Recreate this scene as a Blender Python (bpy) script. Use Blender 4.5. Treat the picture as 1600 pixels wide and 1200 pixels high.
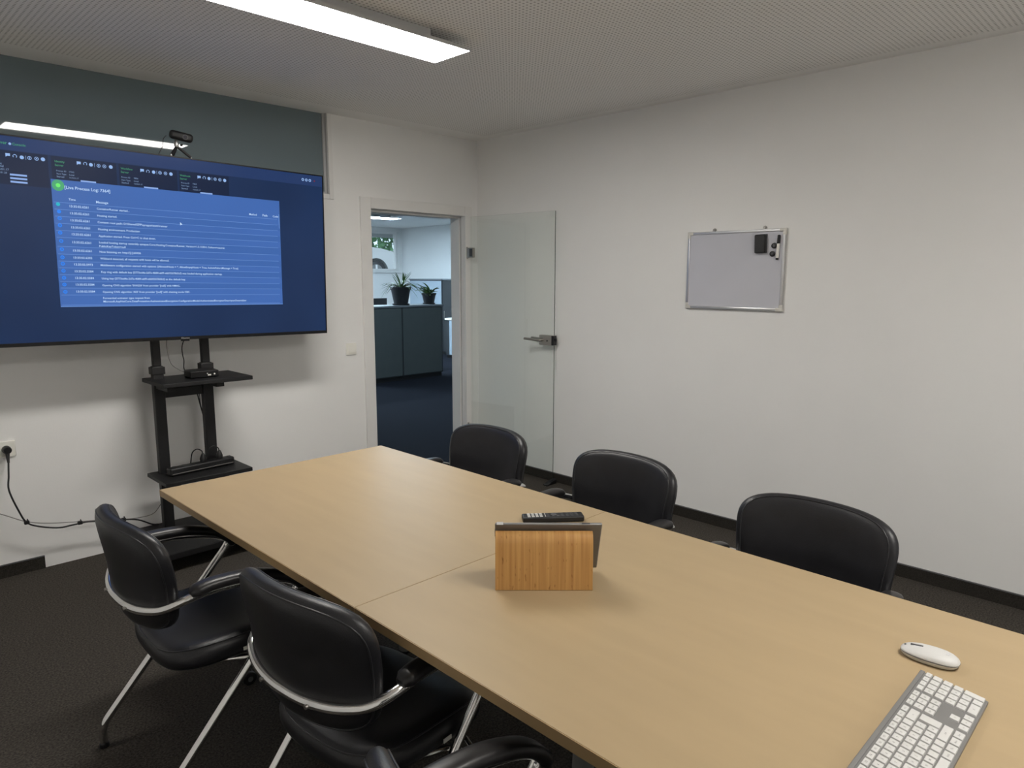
import bpy, bmesh, math, random
from mathutils import Vector, Matrix
random.seed(7)
for o in list(bpy.data.objects):
    bpy.data.objects.remove(o, do_unlink=True)
SC = bpy.context.scene
COL = SC.collection

# ------------------------------------------------------------------ camera
CAM_H = 1.514
cam_d = bpy.data.cameras.new('camera')
cam = bpy.data.objects.new('camera', cam_d)
COL.objects.link(cam)
SC.camera = cam
cam_d.sensor_fit = 'HORIZONTAL'
cam_d.sensor_width = 36.0
cam_d.lens = 1088.0 / 1600.0 * 36.0
cam_d.clip_start = 0.02
cam_d.clip_end = 200
R = Matrix(((0.70696526, 0.10604479, -0.69925291),
            (-0.707247, 0.1078848, -0.69868631),
            (0.00134672, 0.98849146, 0.15127066)))
cam.matrix_world = Matrix.Translation((0, 0, CAM_H)) @ R.to_4x4()

# ------------------------------------------------------------------ world, exposure
W = bpy.data.worlds.new('world')
SC.world = W
W.use_nodes = True
W.node_tree.nodes['Background'].inputs[0].default_value = (0.66, 0.83, 1.0, 1)
W.node_tree.nodes['Background'].inputs[1].default_value = 1.5
LAMP_STRENGTH = 40.5
LAMP_COLOR = (1.0, 0.965, 0.91)
OFFICE_LAMP_STRENGTH = 34.0
OFFICE_LAMP_COLOR = (0.62, 0.83, 1.0)
vs = SC.view_settings
vs.view_transform = 'Standard'
vs.look = 'None'
vs.exposure = 0.0
vs.gamma = 1.0
vs.use_curve_mapping = False

# ------------------------------------------------------------------ materials
def srgb(r, g, b):
    f = lambda c: (c / 12.92) if c <= 0.04045 else ((c + 0.055) / 1.055) ** 2.4
    return (f(r / 255), f(g / 255), f(b / 255))

MATS = {}
def mat(name, color=(0.5, 0.5, 0.5), rough=0.5, metal=0.0, spec=0.5, noise=None, bump=None, emit=None, coat=0.0):
    """noise = (scale, amount, stretch xyz); bump = (scale, strength, distance)"""
    if name in MATS:
        return MATS[name]
    m = bpy.data.materials.new(name)
    m.use_nodes = True
    nt = m.node_tree
    b = nt.nodes['Principled BSDF']
    b.inputs['Base Color'].default_value = (*color, 1)
    b.inputs['Roughness'].default_value = rough
    b.inputs['Metallic'].default_value = metal
    b.inputs['Specular IOR Level'].default_value = spec
    b.inputs['Coat Weight'].default_value = coat
    b.inputs['Coat Roughness'].default_value = 0.15
    tc = nt.nodes.new('ShaderNodeTexCoord')
    if noise:
        mp = nt.nodes.new('ShaderNodeMapping')
        mp.inputs['Scale'].default_value = noise[2] if len(noise) > 2 else (1, 1, 1)
        nz = nt.nodes.new('ShaderNodeTexNoise')
        nz.inputs['Scale'].default_value = noise[0]
        nz.inputs['Detail'].default_value = 5
        rp = nt.nodes.new('ShaderNodeValToRGB')
        a = noise[1]
        rp.color_ramp.elements[0].position = 0.3
        rp.color_ramp.elements[1].position = 0.7
        rp.color_ramp.elements[0].color = (*[max(0, c * (1 - a)) for c in color], 1)
        rp.color_ramp.elements[1].color = (*[min(1, c * (1 + a)) for c in color], 1)
        nt.links.new(tc.outputs['Object'], mp.inputs['Vector'])
        nt.links.new(mp.outputs['Vector'], nz.inputs['Vector'])
        nt.links.new(nz.outputs['Fac'], rp.inputs['Fac'])
        nt.links.new(rp.outputs['Color'], b.inputs['Base Color'])
    if bump:
        n2 = nt.nodes.new('ShaderNodeTexNoise')
        n2.inputs['Scale'].default_value = bump[0]
        n2.inputs['Detail'].default_value = 3
        bp = nt.nodes.new('ShaderNodeBump')
        bp.inputs['Strength'].default_value = bump[1]
        bp.inputs['Distance'].default_value = bump[2]
        nt.links.new(tc.outputs['Object'], n2.inputs['Vector'])
        nt.links.new(n2.outputs['Fac'], bp.inputs['Height'])
        nt.links.new(bp.outputs['Normal'], b.inputs['Normal'])
    if emit:
        b.inputs['Emission Color'].default_value = (*emit[0], 1)
        b.inputs['Emission Strength'].default_value = emit[1]
    MATS[name] = m
    return m

M_WALL = mat('wall_paint', (0.87, 0.865, 0.85), 0.85, spec=0.2, noise=(1.3, 0.02), bump=(120, 0.15, 0.002))
M_TRIM = mat('white_lacquer', (0.82, 0.81, 0.79), 0.4, noise=(3, 0.02))
M_CARPET = mat('carpet', (0.068, 0.061, 0.053), 1.0, spec=0.05, noise=(140, 0.5), bump=(260, 0.9, 0.004))
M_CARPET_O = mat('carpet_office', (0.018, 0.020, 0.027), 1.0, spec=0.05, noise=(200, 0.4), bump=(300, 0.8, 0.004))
M_BASEB = mat('carpet_skirting', (0.034, 0.031, 0.027), 1.0, spec=0.05, noise=(240, 0.4), bump=(300, 0.6, 0.003))
M_WOOD = mat('maple_laminate', (0.388, 0.290, 0.168), 0.42, spec=0.35, noise=(9, 0.03, (2.2, 0.35, 1)))
M_WOODEDGE = mat('maple_edge', (0.40, 0.275, 0.135), 0.45, noise=(12, 0.08, (1, 0.2, 1)))
M_LEATHER = mat('black_leather', (0.0108, 0.0108, 0.0132), 0.40, spec=0.5, noise=(18, 0.2), bump=(330, 0.22, 0.0015))
M_PIPING = mat('black_leather_piping', (0.016, 0.016, 0.018), 0.33, spec=0.6)
M_BLACKPL = mat('black_plastic', (0.007, 0.007, 0.008), 0.48, noise=(60, 0.15))
M_ARM = mat('black_arm_rubber', (0.016, 0.015, 0.0155), 0.36, noise=(60, 0.12))
M_CHROME = mat('chrome', (0.80, 0.80, 0.79), 0.13, metal=1.0)
M_STEEL = mat('brushed_steel', (0.42, 0.40, 0.37), 0.34, metal=1.0, noise=(60, 0.08, (1, 1, 12)))
M_ALU = mat('aluminium', (0.66, 0.66, 0.66), 0.32, metal=1.0)
M_ALUGREY = mat('table_leg_grey', (0.20, 0.205, 0.20), 0.45, metal=0.3)
M_STAND = mat('stand_black', (0.006, 0.006, 0.007), 0.55, noise=(80, 0.15))
M_BEZEL = mat('tv_bezel', (0.006, 0.006, 0.007), 0.4, spec=0.3)
M_WHITEPL = mat('white_plastic', (0.90, 0.885, 0.82), 0.35)
M_WHITEKEY = mat('white_key', (0.56, 0.555, 0.54), 0.45)
M_KBGREY = mat('keyboard_grey', (0.20, 0.197, 0.193), 0.45, metal=0.3)
M_LEGEND = mat('key_print', (0.22, 0.22, 0.22), 0.6)
M_DARKGREY = mat('dark_grey', (0.07, 0.07, 0.075), 0.45)
M_TABLET = mat('tablet_grey', (0.20, 0.195, 0.19), 0.5, metal=0.3)
M_SCREENOFF = mat('tablet_glass', (0.01, 0.01, 0.012), 0.08)
M_BOARD = mat('whiteboard_face', (0.60, 0.605, 0.66), 0.22, spec=0.4, noise=(4, 0.015))
M_CORNER = mat('board_corner_plastic', (0.70, 0.68, 0.63), 0.4)
M_LAMPBODY = mat('lamp_body', (0.52, 0.52, 0.52), 0.4)
M_CABLEGREY = mat('grey_cable', (0.22, 0.21, 0.20), 0.5)
M_CAB = mat('cabinet_front', (0.075, 0.088, 0.088), 0.55, noise=(8, 0.04))
M_CABDARK = mat('cabinet_carcass', (0.030, 0.033, 0.036), 0.5, noise=(8, 0.04))
M_CABLIGHT = mat('cabinet_light', (0.34, 0.40, 0.46), 0.5, noise=(8, 0.03))
M_CABTOP = mat('cabinet_top', (0.16, 0.175, 0.19), 0.35, noise=(8, 0.04))
M_POT = mat('pot_anthracite', (0.011, 0.011, 0.013), 0.5, noise=(30, 0.2))
M_LEAF = mat('leaf_green', (0.055, 0.12, 0.035), 0.45, noise=(22, 0.3))
M_LEAF2 = mat('leaf_pale', (0.10, 0.17, 0.05), 0.45, noise=(22, 0.3))
M_SOIL = mat('soil', (0.03, 0.022, 0.016), 0.95, noise=(60, 0.4))
M_CAR = mat('car_paint', (0.60, 0.61, 0.60), 0.22, coat=0.6)
M_TYRE = mat('tyre', (0.02, 0.02, 0.022), 0.7, noise=(40, 0.2))
M_CARGLASS = mat('car_glass', (0.02, 0.025, 0.03), 0.06)
M_HEDGE = mat('hedge_leaf', (0.10, 0.24, 0.10), 0.6, noise=(1.5, 0.45))
M_ASPHALT = mat('asphalt', (0.25, 0.25, 0.25), 0.9, noise=(30, 0.2))
M_PANE = mat('dark_pane', (0.165, 0.215, 0.238), 0.025, spec=0.75)
M_LOGO = mat('silver_print', (0.6, 0.6, 0.6), 0.3, metal=0.6)
M_REDPR = mat('green_lens', (0.02, 0.02, 0.03), 0.1)

def emission_mat(name, color, strength):
    m = bpy.data.materials.new(name)
    m.use_nodes = True
    nt = m.node_tree
    nt.nodes.remove(nt.nodes['Principled BSDF'])
    e = nt.nodes.new('ShaderNodeEmission')
    e.inputs[0].default_value = (*color, 1)
    e.inputs[1].default_value = strength
    nt.links.new(e.outputs[0], nt.nodes['Material Output'].inputs[0])
    return m
M_LAMP = emission_mat('lamp_diffuser', LAMP_COLOR, LAMP_STRENGTH)
M_LAMPO = emission_mat('added_office_lamp_diffuser', OFFICE_LAMP_COLOR, OFFICE_LAMP_STRENGTH)
M_LAMPO2 = emission_mat('office_lamp_diffuser_bright', OFFICE_LAMP_COLOR, OFFICE_LAMP_STRENGTH * 3.8)

def screen_mat(name, color, strength=1.0, vary=0.0):
    """lit display pixels: emission under a faint glossy film"""
    m = mat(name, (0.004, 0.004, 0.005), 0.22, spec=0.13, emit=(color, strength))
    if vary:
        nt = m.node_tree
        b = nt.nodes['Principled BSDF']
        tc = nt.nodes.new('ShaderNodeTexCoord')
        nz = nt.nodes.new('ShaderNodeTexNoise')
        nz.inputs['Scale'].default_value = 2.2
        nz.inputs['Detail'].default_value = 1
        rp = nt.nodes.new('ShaderNodeValToRGB')
        rp.color_ramp.elements[0].position = 0.3
        rp.color_ramp.elements[1].position = 0.7
        rp.color_ramp.elements[0].color = (*[c * (1 - vary) for c in color], 1)
        rp.color_ramp.elements[1].color = (*[c * (1 + vary) for c in color], 1)
        nt.links.new(tc.outputs['Object'], nz.inputs['Vector'])
        nt.links.new(nz.outputs['Fac'], rp.inputs['Fac'])
        nt.links.new(rp.outputs['Color'], b.inputs['Emission Color'])
    return m
S_BG = screen_mat('display_navy', srgb(27, 47, 82), 1.0, 0.12)
S_CARD = screen_mat('display_card', srgb(22, 35, 62), 1.0)
S_BAR = screen_mat('display_bar', srgb(36, 57, 100), 1.0)
S_WIN = screen_mat('display_window', srgb(66, 105, 175), 1.0, 0.06)
S_ROW = screen_mat('display_row', srgb(63, 102, 170), 1.0)
S_LINE = screen_mat('display_line', srgb(100, 140, 205), 1.0)
S_TXT = screen_mat('display_text', srgb(190, 218, 250), 1.0)
S_GREEN = screen_mat('display_green_text', srgb(70, 150, 110), 1.0)
S_DIM = screen_mat('display_dim_text', srgb(120, 145, 180), 1.0)
S_ICON = screen_mat('display_icon', srgb(150, 185, 235), 1.0)
S_PILL = screen_mat('display_pill', srgb(140, 172, 228), 1.0)
S_DOT1 = screen_mat('display_green_ring', srgb(75, 165, 115), 1.0)
S_DOT2 = screen_mat('display_green_dot', srgb(110, 235, 110), 1.0)
S_BLUE = screen_mat('display_blue_dot', srgb(45, 130, 240), 1.0)
S_TEAL = screen_mat('display_teal_dot', srgb(40, 180, 200), 1.0)
S_RED = screen_mat('display_red', srgb(110, 45, 70), 1.0)

def glass_mat(name, tint, ior=1.6):
    m = bpy.data.materials.new(name)
    m.use_nodes = True
    nt = m.node_tree
    nt.nodes.remove(nt.nodes['Principled BSDF'])
    t = nt.nodes.new('ShaderNodeBsdfTransparent')
    t.inputs[0].default_value = (*tint, 1)
    g = nt.nodes.new('ShaderNodeBsdfGlossy')
    g.inputs['Roughness'].default_value = 0.0
    g.inputs[0].default_value = (1, 1, 1, 1)
    f = nt.nodes.new('ShaderNodeFresnel')
    f.inputs[0].default_value = ior
    mx = nt.nodes.new('ShaderNodeMixShader')
    ge = nt.nodes.new('ShaderNodeNewGeometry')       # reflect on the entry face only
    inv = nt.nodes.new('ShaderNodeMath'); inv.operation = 'SUBTRACT'; inv.inputs[0].default_value = 1.0
    mu = nt.nodes.new('ShaderNodeMath'); mu.operation = 'MULTIPLY'
    nt.links.new(ge.outputs['Backfacing'], inv.inputs[1])
    nt.links.new(inv.outputs[0], mu.inputs[0])
    nt.links.new(f.outputs[0], mu.inputs[1])
    nt.links.new(mu.outputs[0], mx.inputs[0])
    nt.links.new(t.outputs[0], mx.inputs[1])
    nt.links.new(g.outputs[0], mx.inputs[2])
    nt.links.new(mx.outputs[0], nt.nodes['Material Output'].inputs[0])
    return m
M_GLASS = glass_mat('door_glass', (0.972, 0.985, 0.978))
M_WGLASS = glass_mat('window_glass', (0.97, 0.985, 0.98))
M_GLASSEDGE = mat('glass_edge', (0.03, 0.045, 0.04), 0.15)

# perforated plasterboard ceiling
def ceiling_mat():
    m = mat('perforated_ceiling', (0.92, 0.905, 0.88), 0.9, spec=0.15)
    nt = m.node_tree
    b = nt.nodes['Principled BSDF']
    g = nt.nodes.new('ShaderNodeNewGeometry')
    sx = nt.nodes.new('ShaderNodeSeparateXYZ')
    nt.links.new(g.outputs['Position'], sx.inputs[0])
    def mth(op, a, bb=None):
        n = nt.nodes.new('ShaderNodeMath'); n.operation = op
        for i, v in enumerate((a, bb)):
            if v is None: continue
            if isinstance(v, (int, float)): n.inputs[i].default_value = v
            else: nt.links.new(v, n.inputs[i])
        return n.outputs[0]
    P = 0.0205
    fx = mth('SUBTRACT', mth('FRACT', mth('DIVIDE', mth('ADD', sx.outputs[0], 50), P)), 0.5)
    fy = mth('SUBTRACT', mth('FRACT', mth('DIVIDE', mth('ADD', sx.outputs[1], 50), P)), 0.5)
    d = mth('SQRT', mth('ADD', mth('MULTIPLY', fx, fx), mth('MULTIPLY', fy, fy)))
    hole = mth('LESS_THAN', d, 0.235)
    hole = mth('MULTIPLY', hole, mth('LESS_THAN', sx.outputs[0], 3.72))
    hole = mth('MULTIPLY', hole, mth('LESS_THAN', sx.outputs[1], 4.02))
    mx = nt.nodes.new('ShaderNodeMix'); mx.data_type = 'RGBA'
    mx.inputs[6].default_value = (0.92, 0.905, 0.88, 1)
    mx.inputs[7].default_value = (0.50, 0.485, 0.465, 1)
    nt.links.new(hole, mx.inputs[0])
    nt.links.new(mx.outputs[2], b.inputs['Base Color'])
    return m
M_CEIL = ceiling_mat()

# bamboo: vertical strips with knots
def bamboo_mat():
    m = mat('bamboo', srgb(176, 126, 66), 0.35, spec=0.45)
    nt = m.node_tree
    b = nt.nodes['Principled BSDF']
    tc = nt.nodes.new('ShaderNodeTexCoord')
    mp = nt.nodes.new('ShaderNodeMapping'); mp.inputs['Scale'].default_value = (1, 0.02, 0.02)
    nz = nt.nodes.new('ShaderNodeTexNoise'); nz.inputs['Scale'].default_value = 150; nz.inputs['Detail'].default_value = 4
    r1 = nt.nodes.new('ShaderNodeValToRGB')
    r1.color_ramp.elements[0].position = 0.3; r1.color_ramp.elements[1].position = 0.72
    r1.color_ramp.elements[0].color = (*srgb(172, 124, 70), 1); r1.color_ramp.elements[1].color = (*srgb(203, 158, 98), 1)
    nt.links.new(tc.outputs['Object'], mp.inputs[0]); nt.links.new(mp.outputs[0], nz.inputs['Vector']); nt.links.new(nz.outputs[0], r1.inputs[0])
    m2 = nt.nodes.new('ShaderNodeMapping'); m2.inputs['Scale'].default_value = (1.6, 0.6, 0.6)
    n2 = nt.nodes.new('ShaderNodeTexNoise'); n2.inputs['Scale'].default_value = 75; n2.inputs['Detail'].default_value = 1
    r2 = nt.nodes.new('ShaderNodeValToRGB')
    r2.color_ramp.elements[0].position = 0.66; r2.color_ramp.elements[1].position = 0.78
    r2.color_ramp.elements[0].color = (1, 1, 1, 1); r2.color_ramp.elements[1].color = (0.55, 0.45, 0.35, 1)
    nt.links.new(tc.outputs['Object'], m2.inputs[0]); nt.links.new(m2.outputs[0], n2.inputs['Vector']); nt.links.new(n2.outputs[0], r2.inputs[0])
    mx = nt.nodes.new('ShaderNodeMix'); mx.data_type = 'RGBA'; mx.blend_type = 'MULTIPLY'; mx.inputs[0].default_value = 1
    nt.links.new(r1.outputs[0], mx.inputs[6]); nt.links.new(r2.outputs[0], mx.inputs[7])
    nt.links.new(mx.outputs[2], b.inputs['Base Color'])
    return m
M_BAMBOO = bamboo_mat()

# ------------------------------------------------------------------ helpers
def link(o, parent=None):
    COL.objects.link(o)
    if parent is not None:
        o.parent = parent
    return o

def from_bm(name, bm, m, parent=None, smooth=False, auto=None):
    me = bpy.data.meshes.new(name)
    bmesh.ops.recalc_face_normals(bm, faces=bm.faces)
    bm.to_mesh(me)
    bm.free()
    if isinstance(m, (list, tuple)):
        for q in m: me.materials.append(q)
    else:
        me.materials.append(m)
    if smooth:
        me.polygons.foreach_set('use_smooth', [True] * len(me.polygons))
    if auto is not None:
        me.polygons.foreach_set('use_smooth', [True] * len(me.polygons))
        me.set_sharp_from_angle(angle=math.radians(auto))
    return link(bpy.data.objects.new(name, me), parent)

def empty(name, loc=(0, 0, 0), rot=(0, 0, 0)):
    o = bpy.data.objects.new(name, None)
    o.empty_display_size = 0.05
    o.location = loc
    o.rotation_euler = rot
    COL.objects.link(o)
    return o

def tag(o, label, cat, group=None):
    o['label'] = label
    o['category'] = cat
    if group: o['group'] = group
    return o

def struct(o):
    o['kind'] = 'structure'
    return o

def bbox(bm, x0, x1, y0, y1, z0, z1, bev=0.0, seg=2):
    r = bmesh.ops.create_cube(bm, size=1.0)
    vs_ = r['verts']
    for v in vs_:
        v.co.x = x0 + (v.co.x + 0.5) * (x1 - x0)
        v.co.y = y0 + (v.co.y + 0.5) * (y1 - y0)
        v.co.z = z0 + (v.co.z + 0.5) * (z1 - z0)
    if bev > 0:
        es = list({e for v in vs_ for e in v.link_edges})
        bmesh.ops.bevel(bm, geom=es, offset=bev, segments=seg, affect='EDGES', profile=0.5)
    return vs_

def box(name, b, m, parent=None, bev=0.0, seg=2):
    bm = bmesh.new()
    bbox(bm, *b, bev=bev, seg=seg)
    o = from_bm(name, bm, m, parent, auto=35 if bev > 0 else None)
    flatten(o)
    return o

def flatten(o):
    """keep the big faces of a bevelled box flat shaded"""
    for p in o.data.polygons:
        if max(abs(p.normal.x), abs(p.normal.y), abs(p.normal.z)) > .9995:
            p.use_smooth = False

def boxes(name, bs, m, parent=None, bev=0.0):
    bm = bmesh.new()
    for b in bs: bbox(bm, *b, bev=bev)
    o = from_bm(name, bm, m, parent, auto=35 if bev > 0 else None)
    flatten(o)
    return o

def fillet(pts, rad, steps=6):
    pts = [Vector(p) for p in pts]
    if not isinstance(rad, (list, tuple)): rad = [rad] * len(pts)
    out = [pts[0]]
    for i in range(1, len(pts) - 1):
        a, p, c = pts[i - 1], pts[i], pts[i + 1]
        d1, d2 = (a - p), (c - p)
        r = min(rad[i], d1.length * 0.49, d2.length * 0.49)
        q0, q1 = p + d1.normalized() * r, p + d2.normalized() * r
        for k in range(steps + 1):
            t = k / steps
            out.append(q0 * (1 - t) ** 2 + p * 2 * t * (1 - t) + q1 * t * t)
    out.append(pts[-1])
    return out

def catmull(pts, n=6):
    pts = [Vector(p) for p in pts]
    P = [pts[0] * 2 - pts[1]] + pts + [pts[-1] * 2 - pts[-2]]
    out = []
    for i in range(1, len(P) - 2):
        p0, p1, p2, p3 = P[i - 1:i + 3]
        for k in range(n):
            t = k / n
            out.append(0.5 * ((2 * p1) + (p2 - p0) * t + (2 * p0 - 5 * p1 + 4 * p2 - p3) * t * t + (3 * p1 - p0 - 3 * p2 + p3) * t ** 3))
    out.append(pts[-1])
    return out

def sweep(bm, path, section, up=(0, 0, 1), scale=None, caps=True, closed=False):
    """section: list of (side, up) offsets swept along path with parallel transport"""
    n = len(path)
    T = []
    for i in range(n):
        a = path[i - 1] if (i > 0 or closed) else path[i]
        b = path[(i + 1) % n] if (i < n - 1 or closed) else path[i]
        T.append((b - a).normalized())
    u = Vector(up)
    u = (u - T[0] * u.dot(T[0]))
    if u.length < 1e-4:
        u = T[0].orthogonal()
    u.normalize()
    rings = []
    for i in range(n):
        u = u - T[i] * u.dot(T[i])
        u.normalize()
        s = T[i].cross(u)
        k = scale[i] if scale else 1.0
        rings.append([bm.verts.new(path[i] + s * (a * k) + u * (b * k)) for a, b in section])
    m = len(section)
    last = n if closed else n - 1
    for i in range(last):
        r0, r1 = rings[i], rings[(i + 1) % n]
        for j in range(m):
            bm.faces.new((r0[j], r0[(j + 1) % m], r1[(j + 1) % m], r1[j]))
    if caps and not closed:
        bm.faces.new(rings[0][::-1])
        bm.faces.new(rings[-1])

def circ(r, n=10, ry=None):
    ry = r if ry is None else ry
    return [(r * math.cos(2 * math.pi * k / n), ry * math.sin(2 * math.pi * k / n)) for k in range(n)]

def tube(name, path, r, m, parent=None, n=10, up=(0, 0, 1), closed=False, scale=None, ry=None):
    bm = bmesh.new()
    sweep(bm, [Vector(p) for p in path], circ(r, n, ry), up=up, closed=closed, scale=scale)
    return from_bm(name, bm, m, parent, auto=50)

def lathe_bm(bm, prof, n=24, axis='z', origin=(0, 0, 0)):
    rings = []
    O = Vector(origin)
    for r, h in prof:
        ring = []
        for k in range(n):
            a = 2 * math.pi * k / n
            if axis == 'z': p = Vector((r * math.cos(a), r * math.sin(a), h))
            elif axis == 'y': p = Vector((r * math.cos(a), h, r * math.sin(a)))
            else: p = Vector((h, r * math.cos(a), r * math.sin(a)))
            ring.append(bm.verts.new(O + p))
        rings.append(ring)
    for i in range(len(rings) - 1):
        for k in range(n):
            bm.faces.new((rings[i][k], rings[i][(k + 1) % n], rings[i + 1][(k + 1) % n], rings[i + 1][k]))
    bm.faces.new(rings[0][::-1])
    bm.faces.new(rings[-1])

def lathe(name, prof, m, parent=None, n=24, axis='z', origin=(0, 0, 0), auto=40):
    bm = bmesh.new()
    lathe_bm(bm, prof, n, axis, origin)
    return from_bm(name, bm, m, parent, auto=auto)

def pillow(bm, N, expo, centre, normal, thick, m_edge=7.0):
    """closed cushion: rounded-rectangle (superellipse) outline, edges rounded; centre(x,y)->Vector, normal(x,y)->Vector"""
    lin = [math.sin(math.pi / 2 * (2 * k / N - 1)) for k in range(N + 1)]
    def pos(s, t):
        r = max(abs(s), abs(t))
        if r < 1e-9: return 0.0, 0.0, 0.0
        k = r / ((abs(s) ** expo + abs(t) ** expo) ** (1 / expo))
        return s * k, t * k, r
    front, back = {}, {}
    for i, s in enumerate(lin):
        for j, t in enumerate(lin):
            x, y, r = pos(s, t)
            c, nr = centre(x, y), normal(x, y)
            h = thick * max(0.0, 1 - r ** m_edge) ** 0.5
            front[i, j] = bm.verts.new(c + nr * h)
            back[i, j] = front[i, j] if (i in (0, N) or j in (0, N)) else bm.verts.new(c - nr * h)
    for i in range(N):
        for j in range(N):
            bm.faces.new((front[i, j], front[i + 1, j], front[i + 1, j + 1], front[i, j + 1]))
            bm.faces.new((back[i, j + 1], back[i + 1, j + 1], back[i + 1, j], back[i, j]))

def rim_path(expo, centre, normal, thick, r, side, m_edge=7.0, n=64):
    out = []
    for k in range(n):
        a = 2 * math.pi * k / n
        s, t = math.cos(a), math.sin(a)
        q = max(abs(s), abs(t)); s, t = s / q * r, t / q * r
        kk = r / ((abs(s) ** expo + abs(t) ** expo) ** (1 / expo))
        x, y = s * kk, t * kk
        out.append(centre(x, y) + normal(x, y) * (side * thick * (1 - r ** m_edge) ** 0.5))
    return out

def text_mesh(s, size=1.0):
    cu = bpy.data.curves.new('lettering', 'FONT')
    cu.body = s
    cu.size = size
    cu.resolution_u = 2
    cu.offset = 0.012
    o = bpy.data.objects.new('lettering', cu)
    COL.objects.link(o)
    dg = bpy.context.evaluated_depsgraph_get()
    me = bpy.data.meshes.new_from_object(o.evaluated_get(dg))
    bpy.data.objects.remove(o, do_unlink=True)
    bpy.data.curves.remove(cu)
    return me

def add_text(bm, s, origin, ex, ey, width=None, size=None, center=False):
    """lettering laid on the plane spanned by ex, ey; fitted to width, or at a size"""
    me = text_mesh(s)
    if not len(me.vertices):
        bpy.data.meshes.remove(me); return
    xs = [v.co.x for v in me.vertices]
    ys = [v.co.y for v in me.vertices]
    x0, x1 = min(xs), max(xs)
    k = (width / (x1 - x0)) if width else size
    ex, ey, O = Vector(ex), Vector(ey), Vector(origin)
    ox = (x0 + x1) / 2 if center else x0
    oy = (min(ys) + max(ys)) / 2 if center else 0
    vv = [bm.verts.new(O + ex * ((v.co.x - ox) * k) + ey * ((v.co.y - oy) * k)) for v in me.vertices]
    for p in me.polygons:
        try: bm.faces.new([vv[i] for i in p.vertices])
        except ValueError: pass
    bpy.data.meshes.remove(me)

def copy_tree(o, parent=None):
    c = o.copy()
    COL.objects.link(c)
    c.parent = parent
    for ch in list(o.children):
        if ch is not c:
            copy_tree(ch, c)
    return c

# ================================================================== STRUCTURE
CEIL = 2.566
YB = 4.20      # back wall (TV, door)
XR = 3.811     # right wall (whiteboard)
XL, YN = -0.62, -0.95
YO = 4.335     # office side of the back wall
OX1, OY1 = 9.28, 12.67
OX0 = 1.4

struct(box('floor', (XL - .1, XR + .1, YN - .1, YO - .06, -0.08, 0.0), M_CARPET))
struct(box('floor_office', (OX0, OX1, YO - .06, OY1, -0.08, 0.0), M_CARPET_O))
struct(box('ceiling', (XL - .1, XR + .1, YN - .1, YB + .06, CEIL, CEIL + .1), M_CEIL))
struct(box('ceiling_office', (OX0, OX1, YB + .06, OY1, CEIL, CEIL + .1), M_WALL))
# back wall with the door opening and the high glazing opening
DX0, DX1, DZ = 2.79, 3.69, 2.00
GX0, GX1, GZ = -0.45, 2.492, 2.055
struct(boxes('wall_back', [
    (XL - .1, GX0, YB, YO, 0, CEIL), (GX0, GX1, YB, YO, 0, GZ), (GX1, DX0, YB, YO, 0, CEIL),
    (DX0, DX1, YB, YO, DZ, CEIL), (DX1, XR + .1, YB, YO, 0, CEIL)], M_WALL))
struct(box('wall_right', (XR, XR + .1, YN - .1, YB, 0, CEIL), M_WALL))
struct(box('wall_left', (XL - .1, XL, YN - .1, YB, 0, CEIL), M_WALL))
struct(box('wall_near', (XL, XR, YN - .1, YN, 0, CEIL), M_WALL))
# carpet skirting strips with a thin top lip
def skirting(name, b, lip):
    o = struct(box(name, b, M_BASEB))
    box('top_lip', lip, M_DARKGREY, o)
skirting('baseboard_right', (XR - .010, XR, YN, YB, 0, .066), (XR - .012, XR, YN, YB, .064, .068))
skirting('baseboard_back', (XL, .726, YB - .010, YB, 0, .066), (XL, .726, YB - .012, YB, .064, .068))
skirting('baseboard_left', (XL, XL + .010, YN, YB - .012, 0, .066), (XL, XL + .012, YN, YB - .012, .064, .068))
# office shell
struct(box('wall_office_left', (OX0 - .1, OX0, YO, OY1, 0, CEIL), M_WALL))
struct(box('wall_office_right', (OX1, OX1 + .1, YB, OY1 + .1, 0, CEIL), M_WALL))
struct(box('wall_office_front', (XR + .1, OX1, YO - .06, YO, 0, CEIL), M_WALL))
wins = [(8.36 - 1.55 * k, 9.17 - 1.55 * k) for k in range(4)]  # only the first is in view; the rest are added to let daylight in
WZ0, WZ1 = 1.64, 2.49
segs = []
edge = OX1
for a, b in wins:
    segs.append((b, edge, OY1, OY1 + .18, 0, CEIL))
    segs.append((a, b, OY1, OY1 + .18, 0, WZ0))
    segs.append((a, b, OY1, OY1 + .18, WZ1, CEIL))
    edge = a
segs.append((OX0, edge, OY1, OY1 + .18, 0, CEIL))
struct(boxes('wall_office_far', segs, M_WALL))
for k, (a, b) in enumerate(wins):
    w = struct(empty('window_%d' % (k + 2), ((a + b) / 2, OY1 + .06, WZ0)))
    hw, hh = (b - a) / 2, WZ1 - WZ0
    fr = .055
    boxes('window_frame', [(-hw, -hw + fr, -.035, .035, 0, hh), (hw - fr, hw, -.035, .035, 0, hh),
                           (-hw + fr, hw - fr, -.035, .035, 0, fr), (-hw + fr, hw - fr, -.035, .035, hh - fr, hh)], M_TRIM, w)
    box('pane', (-hw + fr, hw - fr, -.006, .006, fr, hh - fr), M_WGLASS, w)
    box('window_sill', (-hw - .03, hw + .03, -.10, -.036, -.03, 0), M_TRIM, w)
    box('shutter_box', (-hw + fr, hw - fr, .04, .09, hh - .13, hh - fr), M_LAMPBODY, w)

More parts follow.
